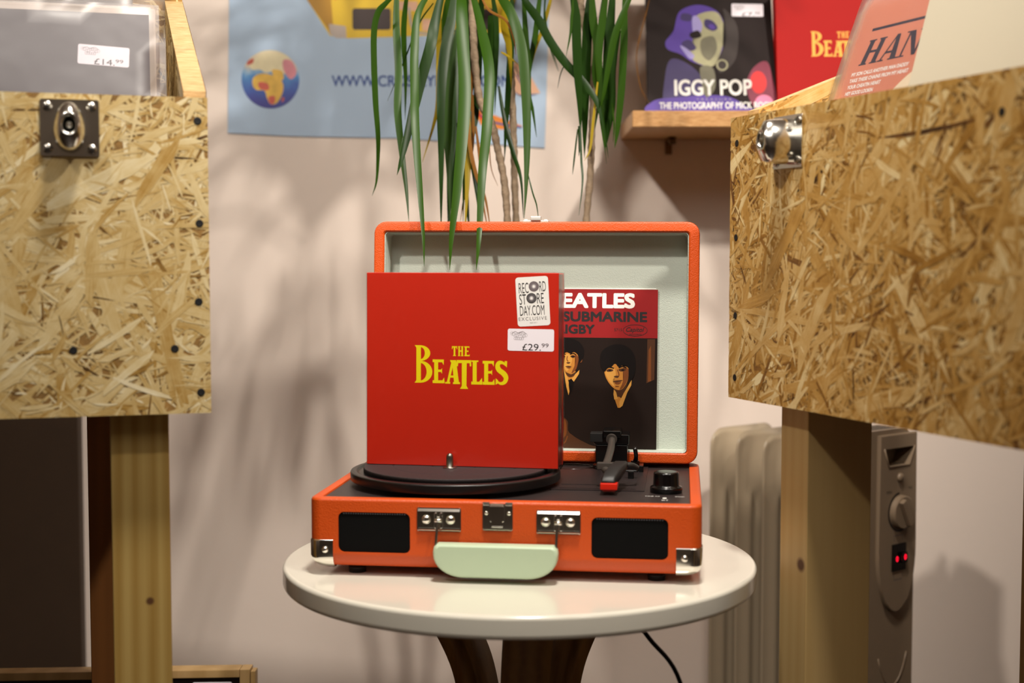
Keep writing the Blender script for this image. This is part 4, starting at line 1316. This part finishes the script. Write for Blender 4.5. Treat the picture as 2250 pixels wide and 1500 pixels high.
def poster():
    global GZ
    yb = WY - .004
    tl = at(505, -260, yb); bl = at(500, 292, yb); br = at(1197, 325, yb); tr = at(1207, -260, yb)
    o = thing('wall_poster', 'light blue poster with a globe and a yellow suitcase player on the back wall', 'poster', (bl.x, WY - .0012, bl.z))
    O = Vector((bl.x, 0, bl.z))
    L2 = lambda px, py: ((at(px, py, yb) - O).x, (at(px, py, yb) - O).z)
    cx = [L2(500, 292), L2(640, 299), L2(870, 303), L2(1040, 314), L2(1197, 325), L2(1207, 0), L2(1207, -260), L2(505, -260), L2(503, 0)]
    b = bmesh.new(); prism(b, cx, 0, .0012, FACE); obj('sheet', b, poster_b, o)
    a = Art(FACE, h=.0014)
    T = lambda x, y: L2(470 + x * .3467, y * .3467)
    a.poly([L2(540, -240), L2(1190, -240), L2(1130, 0), L2(1118, 72), L2(765, 84), L2(725, 78), L2(675, 0)], poster_y)
    a.poly([T(590, 0), T(740, 0), T(725, 185)], poster_g); a.poly([L2(675, 0), L2(728, 0), L2(728, -150), L2(600, -150)], poster_g)
    a.poly([T(*q) for q in [(740, -20), (760, 225), (735, 215), (722, 180), (715, 0)]], poster_g)
    a.poly([T(*q) for q in [(728, 150), (835, 165), (840, 240), (775, 240), (735, 215)]], p_grey)
    for x0, x1, y0, y1 in ((878, 1120, 52, 188), (1705, 1790, 55, 190)):
        q = [(T(x, y)[0], T(x, y)[1]) for x, y in ((x0, y1), (x1, y1), (x1, y0), (x0, y0))]
        a.poly(rrect(q[0][0], q[1][0], q[0][1], q[2][1], .004), p_dark)
    a.poly([T(x, y) for x, y in ((1165, 8), (1290, 8), (1290, 70), (1165, 60))], p_peach)
    a.stroke([T(1235, 45), T(1250, 150), T(1290, 205), T(1470, 215)], .004, p_grey)
    a.poly([T(x, y) for x, y in ((1320, 120), (1500, 118), (1500, 195), (1320, 195))], p_peach)
    a.stroke([T(760, -10), T(860, -40), T(1400, -40)], .006, p_orange)
    # small print items at the right
    a.poly([T(*q) for q in ((1890, 395), (1960, 400), (2070, 590), (1925, 600), (1880, 560))], p_peach)
    a.poly([T(*q) for q in ((1880, 560), (1925, 600), (2060, 595), (1960, 618))], p_viol)
    a.stroke([T(1905, 420), T(1950, 500)], .002, p_dark); a.stroke([T(1915, 470), T(1965, 560)], .002, p_viol)
    a.poly([T(*q) for q in ((1640, 680), (1700, 700), (1960, 800), (1820, 820), (1690, 790))], p_orange)
    a.stroke([T(1650, 700), T(1760, 770), T(1950, 808)], .003, p_blue); a.stroke([T(1660, 680), T(1700, 760)], .003, hot_red)
    a.text('WWW.CROSLEYRADIO.COM', *sorted((L2(727, 0)[0], L2(1122, 0)[0])), L2(0, 190)[1], L2(0, 165)[1], p_blue, bold=.025)
    a.done('printed_picture', o)
    # globe
    gx, gz = L2(594, 174); GZ = gz
    r = L2(656, 0)[0] - gx
    a = Art(FACE, h=.0017)
    a.disc(gx, gz, r, r, mat_globe(), 48)
    g = lambda x, y: T(x, y)
    gland = mat('globe_land', 'dcb048', .5, var=.35, vscale=90); gred = mat('globe_red', 'c85a48', .5, var=.25, vscale=90); gpale = mat('globe_pale', 'e4d8b0', .5, var=.15, vscale=70); gpink = mat('globe_pink', 'd88a94', .5, var=.2, vscale=70)
    a.blob([g(230, 400), g(300, 345), g(380, 335), g(450, 350), g(490, 400), g(500, 460), g(430, 465), g(380, 450), g(330, 460), g(290, 440), g(240, 440)], gpale)
    a.blob([g(440, 380), g(490, 385), g(520, 440), g(515, 480), g(480, 500), g(440, 440)], gpink)
    a.blob([g(215, 385), g(250, 370), g(245, 400), g(210, 410)], gred)
    a.blob([g(250, 490), g(300, 465), g(370, 475), g(420, 500), g(440, 545), g(430, 600), g(400, 650), g(360, 660), g(335, 620), g(320, 575), g(270, 570), g(245, 540)], gland)
    a.blob([g(285, 520), g(340, 530), g(345, 570), g(290, 560)], gred); a.blob([g(345, 615), g(385, 610), g(380, 655), g(355, 655)], gred)
    a.blob([g(370, 440), g(430, 450), g(440, 500), g(400, 510), g(375, 480)], gland)
    a.blob([g(430, 620), g(445, 618), g(440, 640), g(430, 645)], gred)
    a.done('printed_globe', o)
poster()


# ------------------------------------------------------------------ plant
def plant():
    t = thing('potted_dragon_tree', 'tall dragon tree with hanging strap leaves in a pot behind the table', 'plant', (.023, 1.84, 0))
    inv = Vector(t.location)
    bark = mat('bark', '82705a', .8, var=.4, vscale=140, bump=1.0, bscale=260)
    pot = mat('terracotta', '8a4a2c', .7, var=.1)
    b = bmesh.new(); lathe(b, [(.075, 0), (.08, .002), (.105, .20), (.112, .205), (.112, .225), (.100, .225), (.095, .205), (0, .20)], 48); obj('pot', b, pot, t, 40)
    b = bmesh.new(); lathe(b, [(.0975, .195), (.097, .207), (.05, .212), (0, .213)], 32); obj('soil', b, mat('soil', '2a1c12', .9, var=.4, vscale=90), t, 60)
    def P(px, py, d): return at(px, py, d) - inv
    trunks = [([(1115, 490), (1108, 399), (1094, 329), (1080, 270), (1056, 225), (1045, 156), (1039, 52), (1036, -40)], 1.74, .0072, (-.02, .0)),
              ([(1134, 490), (1130, 381), (1129, 312), (1125, 208), (1122, 139), (1112, 20), (1105, -120)], 1.80, .0070, (.0, .02)),
              ([(1288, 490), (1297, 383), (1300, 300), (1303, 217), (1300, 117), (1282, 50), (1276, 0), (1272, -90)], 1.77, .0068, (.02, -.01))]
    crowns = []
    for pts, d, r, (ox, oy) in trunks:
        Q = [P(x, y, d) for x, y in pts]
        foot = Vector((ox, oy, .19)); mid = Vector(((Q[0].x + ox) / 2, (Q[0].y + oy) / 2, (Q[0].z + .19) / 2 + .03))
        C3 = crom([foot, Vector((ox, oy, .34)), mid + Vector((0, 0, .08)), Q[0] - Vector((0, 0, .05))] + Q, 10)
        b = bmesh.new()
        tube(b, C3, [.62 * r * (1.05 + .10 * math.sin(i * 1.9) + .05 * math.sin(i * .7)) for i in range(len(C3))], 12)
        obj('trunk', b, bark, t, 60)
        crowns.append(Q[-1])
    green = mat_leaf('leaf_green', '1a3206', '2c480c'); dkgreen = mat_leaf('leaf_dark', '102404', '1c3608'); yel = mat_leaf('leaf_yellow', '6e6210', '98801c'); brn = mat_leaf('leaf_dry', '5e3c12', '8a5c24', .6)
    mats = [green, dkgreen, yel, brn]

    def leaf(bm, pts, w, mi, twist=0, fold=.22, rnd=random):
        uvl = bm.loops.layers.uv.verify() if False else bm.loops.layers.uv['grain']
        C3 = crom(pts, 7); n = len(C3) - 1
        rows = []
        o1 = rnd.uniform(0, 30)
        for i, p in enumerate(C3):
            s = i / n
            ww = w * (min(1, .55 + s * 2.2) if s < .2 else 1) * (1 - max(0, (s - .45) / .55) ** 1.6) + .0003
            tt = (C3[min(i + 1, n)] - C3[max(i - 1, 0)]).normalized()
            view = (p + inv - Vector((0, 0, CAM_H))).normalized()
            side = tt.cross(view)
            if side.length < .05: side = Vector((1, 0, 0))
            side.normalize(); nn = side.cross(tt).normalized()
            a = twist * (s - .3)
            sd = side * math.cos(a) + nn * math.sin(a); n2 = nn * math.cos(a) - side * math.sin(a)
            rows.append((s, [bm.verts.new(p - sd * ww / 2 + n2 * ww * fold * .5), bm.verts.new(p - n2 * ww * .0), bm.verts.new(p + sd * ww / 2 + n2 * ww * fold * .5)]))
        for (s0, a_), (s1, b_) in zip(rows, rows[1:]):
            for k in range(2):
                f = bm.faces.new((a_[k], a_[k + 1], b_[k + 1], b_[k])); f.smooth = True
                f.material_index = mi if not (mi == 0 and False) else 2
                for lp_, (uu, vv) in zip(f.loops, ((s0, k), (s0, k + 1), (s1, k + 1), (s1, k))): lp_[uvl].uv = (uu + o1, vv * .5 + o1)
    A = lambda x, y: (470 + x * .3467, y * .3467)
    B = lambda x, y: (1100 + x / 3, y / 3)
    D = lambda x, y: (800 + x / 3.75, 50 + y / 3.75)
    G, K, Yl, Br = 0, 1, 2, 3
    left = [
        (A, [(1150, -40), (1090, 20), (1040, 80), (1015, 200), (1015, 400), (1025, 650), (1040, 850), (1040, 1000), (1030, 1150), (1003, 1240)], 36, G, 1.66, 1.66),
        (A, [(1160, -90), (1155, 150), (1170, 450), (1165, 700), (1190, 950), (1220, 1200), (1236, 1410)], 46, G, 1.70, 1.62),
        (A, [(1225, -60), (1205, 140), (1205, 300), (1215, 500), (1212, 760)], 32, G, 1.72, 1.74),
        (A, [(1450, -60), (1400, 150), (1370, 300), (1300, 550), (1240, 800), (1190, 1000), (1160, 1110)], 66, K, 1.66, 1.60),
        (A, [(1370, -60), (1290, 100), (1270, 350), (1272, 560), (1275, 750), (1290, 1000), (1310, 1250), (1328, 1500), (1333, 1690)], 52, G, 1.66, 1.475),
        (A, [(1390, 20), (1300, 150), (1200, 400), (1100, 640)], 8, K, 1.7, 1.72),
        (A, [(1430, -20), (1425, 150), (1425, 400), (1420, 650), (1390, 800), (1320, 1030)], 32, Yl, 1.74, 1.74),
        (A, [(1530, -60), (1500, 150), (1460, 350), (1440, 600), (1440, 1000), (1440, 1480)], 62, K, 1.72, 1.66),
        (A, [(1575, -60), (1570, 20), (1580, 300), (1590, 600), (1570, 900), (1540, 1200), (1505, 1500), (1494, 1712)], 76, G, 1.68, 1.47),
        (A, [(1640, -40), (1700, 200), (1745, 450), (1730, 800), (1700, 1100), (1680, 1500), (1662, 1712)], 64, G, 1.70, 1.475),
        (A, [(1630, -60), (1540, 250), (1500, 500), (1480, 800), (1490, 1100), (1500, 1480)], 54, G, 1.75, 1.68),
        (A, [(1790, -60), (1830, 0), (1890, 100), (1950, 300), (1978, 600), (1985, 900), (1980, 1150), (1966, 1385)], 62, G, 1.72, 1.64),
        (A, [(1590, 560), (1605, 750), (1610, 1000), (1605, 1200), (1590, 1470)], 40, Yl, 1.74, 1.70),
        (A, [(1880, -60), (1890, 150), (1870, 500), (1850, 800), (1840, 1030)], 40, K, 1.76, 1.76),
        (A, [(1870, -60), (1840, 150), (1870, 300), (1885, 560)], 44, Yl, 1.72, 1.74),
        (A, [(1950, -60), (1980, 20), (2060, 130), (2130, 260), (2230, 400), (2350, 530), (2430, 650), (2470, 800), (2500, 1000)], 52, K, 1.74, 1.72),
        (A, [(1960, -60), (1975, 200), (1990, 400), (1995, 600), (2020, 700), (2045, 870)], 34, G, 1.75, 1.75),
        (A, [(2070, -60), (2040, 200), (2010, 380), (1990, 560)], 34, G, 1.76, 1.76),
        (A, [(2150, -60), (2090, 160), (2030, 330), (2000, 480)], 22, Yl, 1.78, 1.78),
        (A, [(2100, -60), (2095, 160), (2130, 300), (2180, 450)], 9, K, 1.78, 1.78),
        (A, [(2240, 380), (2200, 460), (2178, 560)], 5, K, 1.75, 1.75),
        (A, [(1820, 620), (1850, 800), (1900, 980), (1945, 1130), (1962, 1385)], 26, K, 1.74, 1.66),
        (A, [(1990, 1100), (2020, 1220), (2045, 1300), (2058, 1400)], 8, K, 1.66, 1.62),
        (A, [(1600, 680), (1620, 900), (1660, 1100), (1720, 1260), (1755, 1470)], 22, Br, 1.72, 1.70),
        (A, [(1640, 600), (1640, 900), (1600, 1150), (1560, 1410)], 18, Br, 1.73, 1.72),
        (A, [(1660, 800), (1690, 1050), (1700, 1250), (1740, 1470)], 18, Br, 1.72, 1.70),
        (A, [(1610, 900), (1600, 1200), (1620, 1470)], 30, K, 1.76, 1.72),
        (A, [(1540, 500), (1535, 800), (1520, 1100), (1480, 1470)], 44, K, 1.77, 1.72),
        (A, [(1700, -60), (1680, 300), (1665, 620), (1640, 780)], 46, K, 1.76, 1.77),
        (A, [(1610, -60), (1620, 200), (1640, 420), (1600, 720), (1610, 1000)], 56, G, 1.74, 1.76),
        (A, [(1760, -60), (1790, 150), (1790, 400), (1780, 720)], 30, K, 1.76, 1.76),
        (A, [(1500, -60), (1470, 100), (1440, 260), (1430, 500)], 44, G, 1.75, 1.76),
        (A, [(1760, 560), (1745, 800), (1755, 1050), (1800, 1180)], 6, Br, 1.74, 1.74),
        (A, [(1680, -60), (1740, 60), (1850, 130), (1900, 250), (1915, 350)], 14, Br, 1.70, 1.70),
        (D, [(700, -60), (662, 200), (640, 500), (645, 900), (640, 1600)], 62, K, 1.76, 1.70),
        (D, [(765, 60), (742, 500), (735, 900), (702, 1250), (690, 1700)], 66, K, 1.77, 1.70),
        (D, [(860, -60), (850, 300), (862, 700), (832, 1050), (815, 1640)], 66, K, 1.77, 1.71),
        (D, [(935, 640), (905, 830), (855, 1100), (842, 1640)], 56, K, 1.76, 1.71),
        (D, [(1040, -60), (1052, 200), (1042, 500), (1004, 860)], 62, K, 1.76, 1.77),
        (D, [(885, 1120), (918, 1300), (958, 1640)], 40, K, 1.73, 1.70),
        (D, [(760, 700), (770, 900), (742, 1150)], 40, K, 1.78, 1.78),
        (D, [(1110, 520), (1150, 760), (1215, 1000), (1290, 1250)], 30, K, 1.77, 1.75),
        (D, [(900, 300), (880, 560), (872, 900), (870, 1250)], 26, Br, 1.74, 1.74),
        (A, [(1820, 330), (1870, 360), (1930, 410)], 12, Yl, 1.70, 1.70),
    ]
    right = [
        (B, [(470, -60), (495, 100), (502, 300), (510, 500), (522, 700), (528, 900)], 58, K, 1.72, 1.72),
        (B, [(590, -60), (572, 200), (560, 500), (556, 800), (552, 1045)], 62, K, 1.75, 1.75),
        (B, [(600, -60), (612, 150), (635, 300), (620, 500), (640, 640)], 50, G, 1.74, 1.74),
        (B, [(700, -60), (665, 180), (645, 350), (652, 600), (620, 860)], 48, G, 1.73, 1.73),
        (B, [(740, -60), (715, 250), (702, 500), (690, 800), (688, 1010)], 62, K, 1.76, 1.76),
        (B, [(870, -60), (800, 110), (755, 230), (715, 420), (680, 620), (660, 700)], 42, G, 1.72, 1.72),
        (B, [(820, -60), (812, 300), (795, 600), (770, 850), (752, 975)], 46, G, 1.74, 1.74),
        (B, [(780, 200), (740, 450), (735, 700), (700, 900), (688, 985)], 40, K, 1.75, 1.75),
        (B, [(490, -60), (470, 100), (460, 220), (430, 375)], 18, G, 1.72, 1.72),
        (B, [(690, -60), (668, 150), (645, 400), (650, 650), (690, 900)], 46, K, 1.77, 1.77),
        (B, [(980, 0), (955, 100), (905, 300), (897, 420), (925, 580), (985, 690)], 6, Br, 1.90, 1.92),
        (B, [(525, 820), (532, 1050), (540, 1200), (516, 1420)], 13, K, 1.72, 1.68),
        (B, [(508, 850), (485, 1050), (474, 1150)], 9, K, 1.72, 1.72),
        (B, [(515, 830), (520, 950), (515, 1030)], 14, K, 1.73, 1.73),
        (B, [(640, 540), (610, 800), (590, 980), (552, 1060)], 16, Yl, 1.73, 1.72),
        (B, [(735, 680), (748, 820), (742, 940)], 10, G, 1.74, 1.74),
        (B, [(688, 980), (698, 1080)], 6, K, 1.75, 1.75),
        (B, [(650, 560), (665, 760), (688, 1000)], 30, G, 1.74, 1.74),
        (B, [(300, -60), (290, 60), (300, 160), (330, 300), (385, 470)], 9, K, 1.76, 1.76),
    ]
    for lst, nm in ((left, 'foliage'), (right, 'foliage')):
        bm = bmesh.new(); bm.loops.layers.uv.new('grain')
        rr = random.Random(5)
        for fn, pts, w, mi, d0, d1 in lst:
            k = .3467 if fn is A else (1 / 3 if fn is B else 1 / 3.75)
            Q = []
            for i, (x, y) in enumerate(pts):
                s = i / (len(pts) - 1); px, py = fn(x, y)
                Q.append(P(px, py, d0 + (d1 - d0) * s))
            leaf(bm, Q, 1.02 * w * k / F_ * (d0 + d1) / 2, mi, rr.uniform(-.7, .7), rnd=rr)
        # the crown above the picture: arching leaves whose tips stay high
        cs = [crowns[0], crowns[1]] if lst is left else [crowns[2]]
        for c in cs:
            for k in range(26 if lst is left else 26):
                a = rr.uniform(0, 2 * PI); L_ = rr.uniform(.16, .30); up = rr.uniform(.05, .20)
                dr = Vector((math.cos(a), math.sin(a) * .6, 0))
                base = c + Vector((0, 0, rr.uniform(.0, .12)))
                tip = base + dr * L_ + Vector((0, 0, up - rr.uniform(.02, .14)))
                tip.z = max(tip.z, 1.235)
                if tip.y + inv.y > WY - .03: tip.y = WY - .03 - inv.y
                leaf(bm, [base, base + dr * L_ * .35 + Vector((0, 0, up)), base + dr * L_ * .75 + Vector((0, 0, up * .9)), tip], rr.uniform(.010, .017), rr.choice([0, 0, 1]), rr.uniform(-.6, .6), rnd=rr)
        obj(nm, bm, mats, t)
plant()


# ------------------------------------------------------------------ oil radiator
def radiator():
    phi = math.radians(-51)
    t = thing('oil_radiator', 'cream oil filled radiator with control panel by the wall behind the right bin', 'heater', (.2836, 2.0, 0), (0, 0, phi))
    fw, fh, fz = .14, .545, .07
    b = bmesh.new()
    nu, nv = 28, 60
    def thick(u, v):
        # u 0..1 across, v 0..1 up
        x = (u - .5) * fw; z = (v - .5) * fh
        def rr(hx, hz, r):
            dx, dz = abs(x) - hx + r, abs(z) - hz + r
            return (math.hypot(max(dx, 0), max(dz, 0)) + min(max(dx, dz), 0) - r)
        def sm(a): a = min(1, max(0, a)); return a * a * (3 - 2 * a)
        h = .0012
        h += .0028 * sm(-rr(fw / 2 - .010, fh / 2 - .010, .03) / .006)
        for cx in (-.046, -.023, 0, .023, .046):
            d = abs(x - cx) - .006
            if abs(z) < fh / 2 - .095: h += .005 * sm(-d / .005)
            else: h += .005 * sm(-(math.hypot(max(abs(z) - (fh / 2 - .095), 0), x - cx) - .007) / .005)
        for cz in (fh / 2 - .058, -fh / 2 + .058):
            d = math.hypot(x, (z - cz) * .85)
            h += .0185 * sm((.054 - d) / .034)
        return h
    grid = {}
    for sgn in (1, -1):
        for j in range(nv + 1):
            for i in range(nu + 1):
                u, v = i / nu, j / nv
                x = (u - .5) * fw; z = (v - .5) * fh
                r = .026
                cxx, czz = fw / 2 - r, fh / 2 - r
                if abs(x) > cxx and abs(z) > czz:
                    # squeeze corners into an arc
                    dx, dz = abs(x) - cxx, abs(z) - czz
                    m = max(dx, dz); l = math.hypot(dx, dz)
                    if l > 1e-9:
                        k = m / l; dx *= k; dz *= k
                    x = math.copysign(cxx + dx, x); z = math.copysign(czz + dz, z)
                uu, vv = x / fw + .5, z / fh + .5
                edge = i in (0, nu) or j in (0, nv)
                h = thick(uu, vv)
                if edge and sgn == -1: grid[(sgn, i, j)] = grid[(1, i, j)]
                else: grid[(sgn, i, j)] = b.verts.new((0 if edge else sgn * h, x + fw / 2, z + fh / 2))
    for sgn in (1, -1):
        for j in range(nv):
            for i in range(nu):
                q = [grid[(sgn, i, j)], grid[(sgn, i + 1, j)], grid[(sgn, i + 1, j + 1)], grid[(sgn, i, j + 1)]]
                if sgn < 0: q = q[::-1]
                try: b.faces.new(q)
                except ValueError: pass
    f0 = obj('fin', b, rad_m, t, 70, loc=(0, 0, fz))
    for k in range(1, 5):
        o = f0.copy(); C.objects.link(o); o.parent = t; o.location = (.0487 * k, 0, fz)
    # edge tubes closing the fins are part of each fin; now the control end
    b = bmesh.new()
    x0, x1, y0, y1, zt = .218, .262, .0, .118, .634
    ol = rrect(y0, y1, .05, zt, .018)
    YZ = Matrix(((0, 0, 1, 0), (1, 0, 0, 0), (0, 1, 0, 0), (0, 0, 0, 1)))
    prism(b, ol, x0, x1, YZ, bev=.011)
    hs = obj('end_housing', b, rad_p, t, 50)
    # U shaped control panel
    b = bmesh.new()
    pa, pb = y0 + .034, y1 - .004; pc = (pa + pb) / 2; zc = .475
    ol = [(pa, zt - .006), ] + [(pc - (pc - pa) * math.cos(PI * k / 20), zc - .085 * math.sin(PI * k / 20)) for k in range(21)] + [(pb, zt - .006)]
    fs = prism(b, ol, x1 - .001, x1 + .006, YZ, bev=.002)
    bmesh.ops.recalc_face_normals(b, faces=b.faces)
    cp = obj('control_panel', b, rad_p, t, 50)
    q = bmesh.new(); prism(q, [(pa + .008, .6095), (pa + .018, .586), (pb - .018, .586), (pb - .006, .6095)], x1 - .02, x1 + .02, YZ)
    bmesh.ops.recalc_face_normals(q, faces=q.faces); cu = obj('cut', q, rad_p, t)
    q2 = bmesh.new(); prism(q2, [(pa + .008, .6095), (pa + .018, .586), (pb - .018, .586), (pb - .006, .6095)], x1 - .02, x1 + .02, YZ)
    bmesh.ops.recalc_face_normals(q2, faces=q2.faces); cu2 = obj('cut', q2, rad_p, t)
    boolean_cut(cp, [cu]); boolean_cut(hs, [cu2])
    b = bmesh.new(); tube(b, [(x1 + .006, pa + .008, .610), (x1 + .006, pa + .018, .5855), (x1 + .006, pb - .018, .5855), (x1 + .006, pb - .006, .610)], .0013, 8); obj('handle_lip', b, rad_p, cp, 60)
    RX_ = Matrix.Rotation(PI / 2, 4, 'Y')
    b = bmesh.new(); lathe(b, [(.006, 0), (.0058, .003), (.004, .0045), (0, .005)], 24, Matrix.Translation((x1 + .0055, pc + .002, .570)) @ RX_); obj('lamp_button', b, rad_p, cp, 60)
    kz = .524
    b = bmesh.new(); lathe(b, [(.0225, 0), (.022, .006), (.0205, .0075), (.0, .0078)], 40, Matrix.Translation((x1 + .0062, pc + .004, kz)) @ RX_)
    box(b, x1 + .012, x1 + .020, pc + .004 - .005, pc + .004 + .005, kz - .019, kz + .019, .002, M=Matrix.Translation((0, pc + .004, kz)) @ Matrix.Rotation(.5, 4, 'X') @ Matrix.Translation((0, -pc - .004, -kz)))
    obj('thermostat_knob', b, rad_p, cp, 40)
    YZp = Matrix(((0, 0, 1, x1 + .006), (1, 0, 0, 0), (0, 1, 0, 0), (0, 0, 0, 1)))
    a = Art(YZp)
    a.ring(pc + .004, kz, .0265, .0265, .003, ink, 95, 290, 30)
    a.text('MAX', pc + .022, pc + .030, kz + .028, kz + .032, ink); a.text('MIN', pc - .026, pc - .015, kz + .026, kz + .030, ink)
    a.done('dial_marks', cp)
    a = Art(YZp)
    for z0, sg in ((.486, 1), (.441, -1)):
        a.stroke([(pc - .008, z0), (pc - .008, z0 + sg * .007), (pc + .010, z0 + sg * .007), (pc + .010, z0)], .0012, ink_soft, smooth=False)
    a.done('switch_marks', cp)
    b = bmesh.new(); box(b, x1 + .004, x1 + .0075, pc - .013, pc + .017, .446, .482, .0006)
    box(b, x1 + .0072, x1 + .0115, pc + .003, pc + .0155, .456, .470, .0008, M=Matrix()); sw = obj('power_switch', b, black_pl, cp, 35)
    a = Art(Matrix(((0, 0, 1, x1 + .0117), (1, 0, 0, 0), (0, 1, 0, 0), (0, 0, 0, 1))))
    a.ring(pc + .0095, .464, .0024, .0036, .0012, glow_red, n=14)
    a.done('lamp', sw)
    a = Art(Matrix(((0, 0, 1, x1 + .0078), (1, 0, 0, 0), (0, 1, 0, 0), (0, 0, 0, 1))))
    a.ring(pc - .003, .462, .0024, .0036, .0012, glow_red, n=14)
    a.done('lamp', sw)
    # lower moulded curve
    b = bmesh.new(); tube(b, [(x1 + .0003, pc - (pc - pa - .002) * math.cos(PI * k / 20), .39 - .10 * math.sin(PI * k / 20)) for k in range(4, 17)], .0008, 8); obj('moulding', b, rad_p, hs, 60)
    # vents on top
    b = bmesh.new()
    for k in range(4): box(b, x0 + .008 + k * .008, x0 + .012 + k * .008, y0 + .03, y0 + .085, zt - .0003, zt + .0003)
    obj('vent_slots', b, dark_m, hs)
    for xx in (.03, .19):
        b = bmesh.new(); box(b, xx - .012, xx + .012, -.03, fw + .03, .035, .075, .004)
        lathe(b, [(.0, -.01), (.017, -.01), (.017, .01), (0, .01)], 24, Matrix.Translation((xx, -.02, .017)) @ Matrix.Rotation(PI / 2, 4, 'X'))
        lathe(b, [(.0, -.01), (.017, -.01), (.017, .01), (0, .01)], 24, Matrix.Translation((xx, fw + .02, .017)) @ Matrix.Rotation(PI / 2, 4, 'X'))
        obj('caster_foot', b, matte_blk, t, 35)
radiator()

# ------------------------------------------------------------------ power cable behind the table
b = bmesh.new()
pts = crom([PO @ Vector((.30, D + .001, -.040)), PO @ Vector((.302, D + .02, -.045)), at(1330, 1240, 1.61), at(1365, 1320, 1.64), at(1425, 1400, 1.67), at(1495, 1500, 1.73), Vector((.25, 1.81, .16)), Vector((.30, 1.92, .004)), Vector((.42, 2.10, .004))], 8)
tube(b, pts, .0028, 10)
tag(obj('power_cable', b, black_pl, None, 60), 'black power cable hanging down behind the white table', 'cable')

# ------------------------------------------------------------------ lower left: record box on the floor, dark board on the wall
def low_box():
    d = 1.62
    tr = at(551, 1470, d); tl = at(-60, 1462, d + .02)
    w = .335; h = tr.z / .9985 - .0
    x1 = tr.x
    ang = math.radians(3)
    M = Matrix.Translation((x1 - w * math.cos(ang), d - w * math.sin(ang) - .03, tr.z - h * .9985)) @ Matrix.Rotation(ang, 4, 'Z') @ Matrix.Rotation(-math.radians(5), 4, 'X')
    M[2][3] = max(.0, tr.z - h * .9985)
    t = thing('boxed_record_set', 'black fronted wide box with a tan rim at the bottom left edge', 'record box', M.to_translation(), M.to_euler())
    kraft = mat_wood('tan_board', 'b09060', '9a7a48', scale=.4)
    b = bmesh.new(); r = .012
    box(b, 0, r, 0, .030, 0, h, .0012); box(b, w - r, w, 0, .030, 0, h, .0012); box(b, r, w - r, 0, .030, 0, r, .0012); box(b, r, w - r, 0, .030, h - r * .8, h, .0012)
    obj('tray', b, kraft, t, 35)
    b = bmesh.new(); box(b, r * .9, w - r * .9, .003, .027, r * .9, h - r * .75, .0005)
    obj('cover', b, mat('black_card', '120a08', .4, var=.1), t, 35)
    b = bmesh.new(); box(b, w + .0003, w + .006, .004, .026, 0, h - .003, .001); obj('spine', b, kraft, t, 35)
    a = Art(Matrix.Translation((0, .003, 0)) @ FACE)
    cx = w - .230
    a.poly([(r, r), (w - r, r), (w - r, h - r), (r, h - r)], mat('black_print', '120a08', .4, var=.1))
    for k, dx in enumerate((-.012, .010)):
        a.ring(cx + dx, h - .048, .030, .030, .0009, lp_gold, n=36, up=(k == 0))
    a.disc(cx, h - .10, .03, .03, brown_mid)
    shop_sticker(a, w - .044, h - .0255, .0457, .0215, ('£19.', '99'))
    a.done('printed_front', t)
    return t, M
LBX, MLB = low_box()
b = bmesh.new(); pr = at(173, 1200, WY - .03)
box(b, -1.6, pr.x, WY - .022, WY - .001, 0, .98, .0015)
tag(obj('dark_board', b, mat('dark_brown_board', '3a2a1c', .6, var=.1)), 'dark brown board against the back wall under the left bin', 'board')
